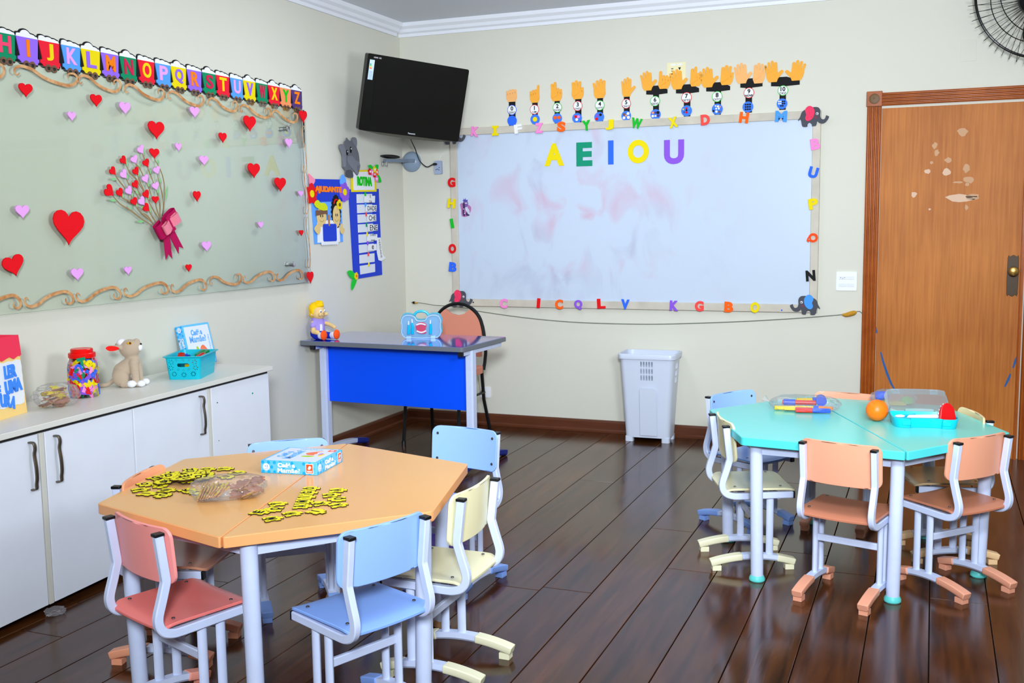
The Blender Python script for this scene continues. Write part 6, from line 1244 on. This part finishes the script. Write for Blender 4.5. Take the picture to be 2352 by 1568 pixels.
# ------------------------------------------------------------------ things on the cabinet
PL = mat('beige_plush', (186, 166, 142), .95, spec=.15, bump=.35, bscale=420, sheen=.3); PLW = mat('white_plush', (236, 236, 240), .95, spec=.15, bump=.35, bscale=420)
ct = tag(empty('plush_animal', TR(.185, -3.015, ZC_, 24)), 'beige plush animal with a red-lined ear sitting on the cabinet, looking up', 'toy')   # local x: forward
b = MB(); b.ball((-.026, 0, .048), (.044, .046, .048), 20, 14); cap(b, (-.022, 0, .065), (.028, 0, .118), .044, .027); cap(b, (.026, 0, .115), (.018, 0, .145), .028, .03)
b.ball((.014, 0, .168), (.046, .044, .043), 20, 14); cap(b, (.03, 0, .18), (.046, 0, .186), .028, .018); b.ball((.044, 0, .200), (.015, .016, .014), 14, 10)
for s in (-1, 1):
    cap(b, (.034, s*.022, .105), (.042, s*.027, .02), .021, .017); b.ball((.054, s*.028, .012), (.02, .016, .0125), 12, 8)
    b.ball((-.022, s*.036, .044), (.037, .022, .040), 16, 10); cap(b, (-.01, s*.044, .014), (.022, s*.046, .014), .015, .0145)
    cap(b, (-.02, s*.036, .178), (-.058, s*.05, .178), .011, .012)
cap(b, (-.06, -.008, .03), (-.088, -.022, .010), .011, .009); cap(b, (-.088, -.022, .010), (-.112, -.034, .009), .009, .010)
soft(b, 'plush_body', PL, ct, .0035, 3)
f = MB()
for s in (-1, 1): f.ball((.066, s*.030, .0145), (.019, .0185, .0150), 12, 8); f.ball((.029, s*.049, .0165), (.021, .019, .0165), 12, 8)
soft(f, 'white_paws', PLW, ct, .003, 2)
MB().ball((-.022, 0, .196), (.02, .024, .018), 14, 10).build('white_crown_tuft', PLW, ct); MB().ball((.058, 0, .173), (.012, .014, .016), 12, 10).build('white_chin', PLW, ct); MB().ball((.062, 0, .188), (.006, .008, .005), 12, 8).build('black_nose', BLACK_PLASTIC, ct)
MB().ball((.014, 0, .06), (.022, .018, .028), 12, 8).build('white_belly', PLW, ct)
for s in (-1, 1):
    e = MB().ball((.024, s*.0335, .196), (.0125, .007, .006), 14, 8).build('amber_eye', mat('amber_eye', (228, 165, 10), .3), ct); MB().ball((.029, s*.039, .197), (.0045, .0025, .0045), 10, 6).build('pupil', BLACK_PLASTIC, e)
    MB().prism(smooth_closed([(-.026, 0), (-.010, .010), (.016, .0115), (.030, .004), (.032, -.004), (.018, -.0105), (-.008, -.009)], 2), -.0015, .0015, Matrix.Translation((-.036, s*.066, .178)) @ Matrix.Rotation(R(90), 4, 'X') @ Matrix.Rotation(R(180), 4, 'Z')).build('red_ear_lining', mat('bright_red_felt', (250, 20, 10), .8), ct, smooth=False)

# jar of foam letters
JX, JY = .205, -3.30
jar = tag(empty('letter_jar', TR(JX, JY, ZC_)), 'clear plastic jar with a red screw lid, packed with foam letters', 'jar')
JG = film('clear_jar_plastic', (.99, .99, .992), .2, .04, sheen=.5)
MB().lathe([(.0, .001), (.055, .001), (.0605, .006), (.0615, .03), (.0615, .125), (.058, .145), (.05, .158), (.049, .17), (.0475, .17), (.0485, .157), (.0565, .144), (.0602, .125), (.0602, .03), (.0592, .008), (.0, .004)], 36, cap=False).build('jar_body', JG, jar)
LIDR = mat('red_lid_plastic', (235, 8, 8), .25)
MB().lathe([(.0, .168), (.053, .166), (.0545, .17), (.0545, .184), (.052, .187), (.05, .186), (.0, .186)], 36, cap=False).build('red_lid', LIDR, jar); MB().lathe([(.044, .186), (.045, .2), (.042, .204), (.036, .203), (0, .2025)], 36, cap=False).build('lid_step', LIDR, jar)
JC = ['red', 'yellow', 'blue', 'green', 'yellow', 'purple', 'pink', 'red']; JN = dict(coral='coral')
GL_ = {}
def jar_letter(ch, col, mx, label, group):
    k = (ch, col)
    if k not in GL_: GL_[k] = letters(MB(), ch, .046, .007, w=(.014 if ch in 'I1' else .034), bold=.06).mesh('foam_letter', False); GL_[k].materials.append(foam(col) if col != 'green' else foam('deepgreen'))
    o = put('foam_letter', GL_[k]); o.matrix_world = mx; tag(o, label, 'letter', group)
rj = random.Random(5)
toc = math.degrees(math.atan2(-6.646-JY, 3.504-JX))
def onjar(ang, z, rot, r_=.0525, lay=0): return TR(JX, JY, ZC_+z, toc+ang) @ Matrix.Translation((r_-lay-.0075, 0, 0)) @ Matrix(((0, 0, 1, 0), (1, 0, 0, 0), (0, 1, 0, 0), (0, 0, 0, 1))) @ Matrix.Rotation(R(rot), 4, 'Z')
named = [('8', 'purple', -36, .098, -40, 'purple foam numeral 8 seen through the jar wall'), ('3', 'green', -12, .105, 25, 'green foam numeral 3 seen through the jar wall'), ('Y', 'yellow', 30, .055, -62, 'yellow foam letter Y near the middle of the jar'), ('F', 'purple', 8, .032, 85, 'purple foam letter F low in the jar'), ('B', 'yellow', 34, .138, 40, 'yellow foam letter B at the shoulder of the jar'), ('I', 'purple', 10, .08, -55, 'purple foam strip letter I slanting in the middle of the jar'),
         ('L', 'blue', 36, .11, 55, 'blue foam letter L high in the jar'), ('O', 'blue', -16, .122, 0, 'blue foam letter O behind the green 3'), ('T', 'green', -2, .148, 10, 'green foam letter T under the lid of the jar'), ('J', 'red', -38, .06, 80, 'red foam letter J half way down the jar')]
for ch, col, a, z, rt, l in named: jar_letter(ch, col, onjar(a, z, rt, .0585), l, 'named foam letters in the jar')
k = 0
for ring, (r_, n) in enumerate(((.0545, 9), (.03, 4))):
    for lev_ in range(7):
        z = .024+.0195*lev_
        for i in range(n):
            if ring and lev_ % 2: continue
            col = JC[(k*5+lev_+i) % 8]; k += 1
            rr = r_ if z < .13 else r_*.84
            mx = onjar(360/n*(i+.5*(lev_ % 2))+rj.uniform(-6, 6), z+rj.uniform(-.004, .004), rj.uniform(0, 360), rr+.003) @ Matrix.Rotation(R(rj.uniform(-12, 12)), 4, 'X')
            jar_letter(rj.choice('ABCDEHKLMNPRSTUVXZ2345679'), col, mx, '%s foam letter jumbled inside the red-lidded jar' % ('orange-red' if col == 'coral' else col), '%s foam letters in the jar' % col)

# perforated basket with blocks
BK = mat('turquoise_basket_plastic', (0, 186, 206), .35)
bmx = TR(.252, -2.665, ZC_, 22)
bs = tag(empty('plastic_basket', bmx), 'turquoise perforated plastic basket of building blocks on the cabinet', 'basket')
def bring(w_, d_, z, r_=.014): return [(x, y, z) for x, y in rrect(w_, d_, r_, 4)]
m = MB(); loft(m, [bring(.145, .245, 0), bring(.165, .268, .1), bring(.185, .288, .106), bring(.185, .288, .109), bring(.162, .264, .109), bring(.160, .262, .1), bring(.14, .24, .004)], True)
body = m.build('basket_body', BK, bs)
c = MB()
def petal(c, u, v, a, r0, r1, w_, plane):
    d = Vector((math.cos(a), math.sin(a))); n_ = Vector((-d.y, d.x)); p = Vector((u, v)); q = [tuple(p+d*r0), tuple(p+d*(r0+r1)/2+n_*w_), tuple(p+d*r1), tuple(p+d*(r0+r1)/2-n_*w_)]
    z0, z1 = (.055, .12) if plane == 'x' else (.10, .16)
    mx = Matrix(((0, 0, 1, 0), (1, 0, 0, 0), (0, 1, 0, 0), (0, 0, 0, 1))) if plane == 'x' else Matrix.Rotation(R(90), 4, 'X')
    b_ = MB().prism(q, z0, z1); c.add(b_.v, b_.f, mx)
for u, v, n_p in ((-.044, .026, 9), (0, .022, 9), (.044, .026, 9), (-.054, .082, 6), (.054, .082, 6), (-.057, .055, 6), (.057, .055, 6)):
    for k in range(n_p): petal(c, u, v, 2*math.pi*k/n_p+.2, .005, .0135, .0022, 'y')
for u, v in ((-.024, .047), (.024, .047), (0, .044), (-.03, .092), (0, .092), (.03, .092)):
    for k in range(4): petal(c, u, v, math.pi*k/2+.4, .0022, .006, .0016, 'y')
b_ = MB().prism(rrect(.056, .017, .0082, 5, 0, .068), .10, .16); c.add(b_.v, b_.f, Matrix.Rotation(R(90), 4, 'X'))
for i in range(8):
    for j in range(4):
        for k in range(2): petal(c, -.105+.03*i, .02+.022*j, math.pi*k+.5*i, .0018, .007, .0018, 'x')
cut_holes(body, c)
BG = 'building blocks in the turquoise basket'
blk = [('red', (-.02, -.09, .098), (.03, .055, .026), 12, 20, 'upright red building block sticking out of the basket end'), ('red', (.05, -.02, .088), (.03, .09, .028), 0, 4, 'long red building block along the front rim of the basket'), ('green', (.03, .075, .09), (.04, .085, .03), -6, 8, 'long green building block at the far end of the basket'), ('blue', (-.04, .03, .086), (.03, .09, .022), 4, -6, 'blue building block against the back of the basket'),
       ('yellow', (.06, .06, .08), (.024, .03, .024), 20, 10, 'small yellow building block by the basket front'), ('orange', (.052, -.02, .05), (.035, .07, .03), 10, 0, 'orange building block seen through the basket handle hole'), ('yellow', (.02, -.06, .05), (.04, .06, .03), -20, 0, 'yellow building block deep in the basket'), ('red', (.0, .05, .04), (.06, .1, .05), 5, 0, 'red building block at the bottom of the basket')]
for col, p, d, rz, rx, l in blk:
    o = tag(empty('building_block', bmx @ Matrix.Translation(p) @ Matrix.Rotation(R(rz), 4, 'Z') @ Matrix.Rotation(R(rx), 4, 'X')), l, 'block', BG); bmt = mat('block_'+col, {'red': (190, 40, 24), 'green': (0, 135, 70), 'blue': (20, 70, 200), 'yellow': (238, 196, 0), 'orange': (225, 80, 20)}[col], .35)
    MB().box((0, 0, 0), d).build('block_body', bmt, o, bevel=.0015)
    if d[1] > .05:
        st_ = MB()
        for k in range(int(d[1]/.018)): st_.cyl((0, -d[1]/2+.009+.018*k, d[2]/2-.0005), (0, -d[1]/2+.009+.018*k, d[2]/2+.004), .0055, 10)
        st_.build('studs', bmt, o)

# tall paper reading box at the frame edge
YB = mat('yellow_craft_paper', (246, 208, 128), .8); RB = mat('coral_red_felt', (244, 52, 84), .9, bump=.3, bscale=500); WP = mat('cream_white_paper', (232, 234, 236), .8); BL = mat('blue_foam_letters', (62, 138, 240), .7)
pb2 = tag(empty('paper_box', TR(.27, -3.661, ZC_, 3.45+11)), 'tall yellow paper box lettered LER É UMA AVENTURA with a red scalloped top', 'box')   # local y runs back along the wall, x out
m = MB(); w_ = .34; d_ = .13
vs = [(0, 0, 0), (0, -w_, 0), (-d_, -w_, 0), (-d_, 0, 0), (-.012, -.012, .30), (-.012, -w_+.01, .30), (-d_+.02, -w_+.01, .30), (-d_+.02, -.012, .30)]
th_ = .003; vi = [(x+(-th_ if x > -.06 else th_), y+(-th_ if y > -.17 else th_), z+(th_ if z < .1 else 0)) for x, y, z in vs]
m.add(vs+vi, [(0, 1, 5, 4), (1, 2, 6, 5), (2, 3, 7, 6), (3, 0, 4, 7), (3, 2, 1, 0), (8, 12, 13, 9), (9, 13, 14, 10), (10, 14, 15, 11), (11, 15, 12, 8), (8, 9, 10, 11), (4, 5, 13, 12), (5, 6, 14, 13), (6, 7, 15, 14), (7, 4, 12, 15)])
m.build('box_walls', YB, pb2, smooth=False)
tl_ = math.degrees(math.atan(.012/.30)); FM = Matrix.Rotation(R(-tl_), 4, 'Y') @ Matrix(((0, 0, 1, 0), (1, 0, 0, 0), (0, 1, 0, 0), (0, 0, 0, 1)))
def onface(o): o.matrix_local = FM; return o
sc2 = [(-w_, .303), (-.012, .303), (-.006, .224)]
for k in range(1, 15): sc2.append((-.006-w_*k/14, .219+.008*abs(math.sin(k*1.35))-.004*(k % 3)))
onface(MB().prism(sc2, .0005, .004).build('red_scalloped_top', RB, pb2, smooth=False))
q = MB().box((-.0645, -.006, .262), (.115, .004, .082)).build('red_side_top', RB, pb2, smooth=False); q.matrix_local = Matrix.Rotation(R(2), 4, 'X')
wp = [(-w_+.01, .03), (-w_+.01, .205)]
for k in range(13): wp.append((-w_+.02+(w_-.035)*k/12, .207+.004*(k % 2)))
for k in range(9): wp.append((-.012+.003*(k % 2), .198-.018*k))
for k in range(13): wp.append((-.014-(w_-.03)*k/12, .042-.004*(k % 2)))
onface(MB().prism(wp, .0005, .002).build('white_panel', WP, pb2, smooth=False))
onface(letters(MB(), 'LER', .05, .004, (-.086, .172), .002, w=.075, bold=.06, rot=1).build('lettering', BL, pb2, smooth=False))
onface(letters(MB(), 'É', .05, .004, (-.17, .115), .002, w=.03, bold=.06).build('lettering', BL, pb2, smooth=False))
onface(letters(MB(), 'UMA', .052, .004, (-.075, .115), .002, w=.105, bold=.06, rot=3).build('lettering', BL, pb2, smooth=False))
for i, ch in enumerate('AVENTURA'):
    a = (i-4.6)/8*1.5; onface(letters(MB(), ch, .047, .004, (-.16+.165*math.sin(a)*1.0, -.085+.155*math.cos(a)), .002, w=.031, rot=-math.degrees(a)*.75, bold=.055).build('lettering', BL, pb2, smooth=False))
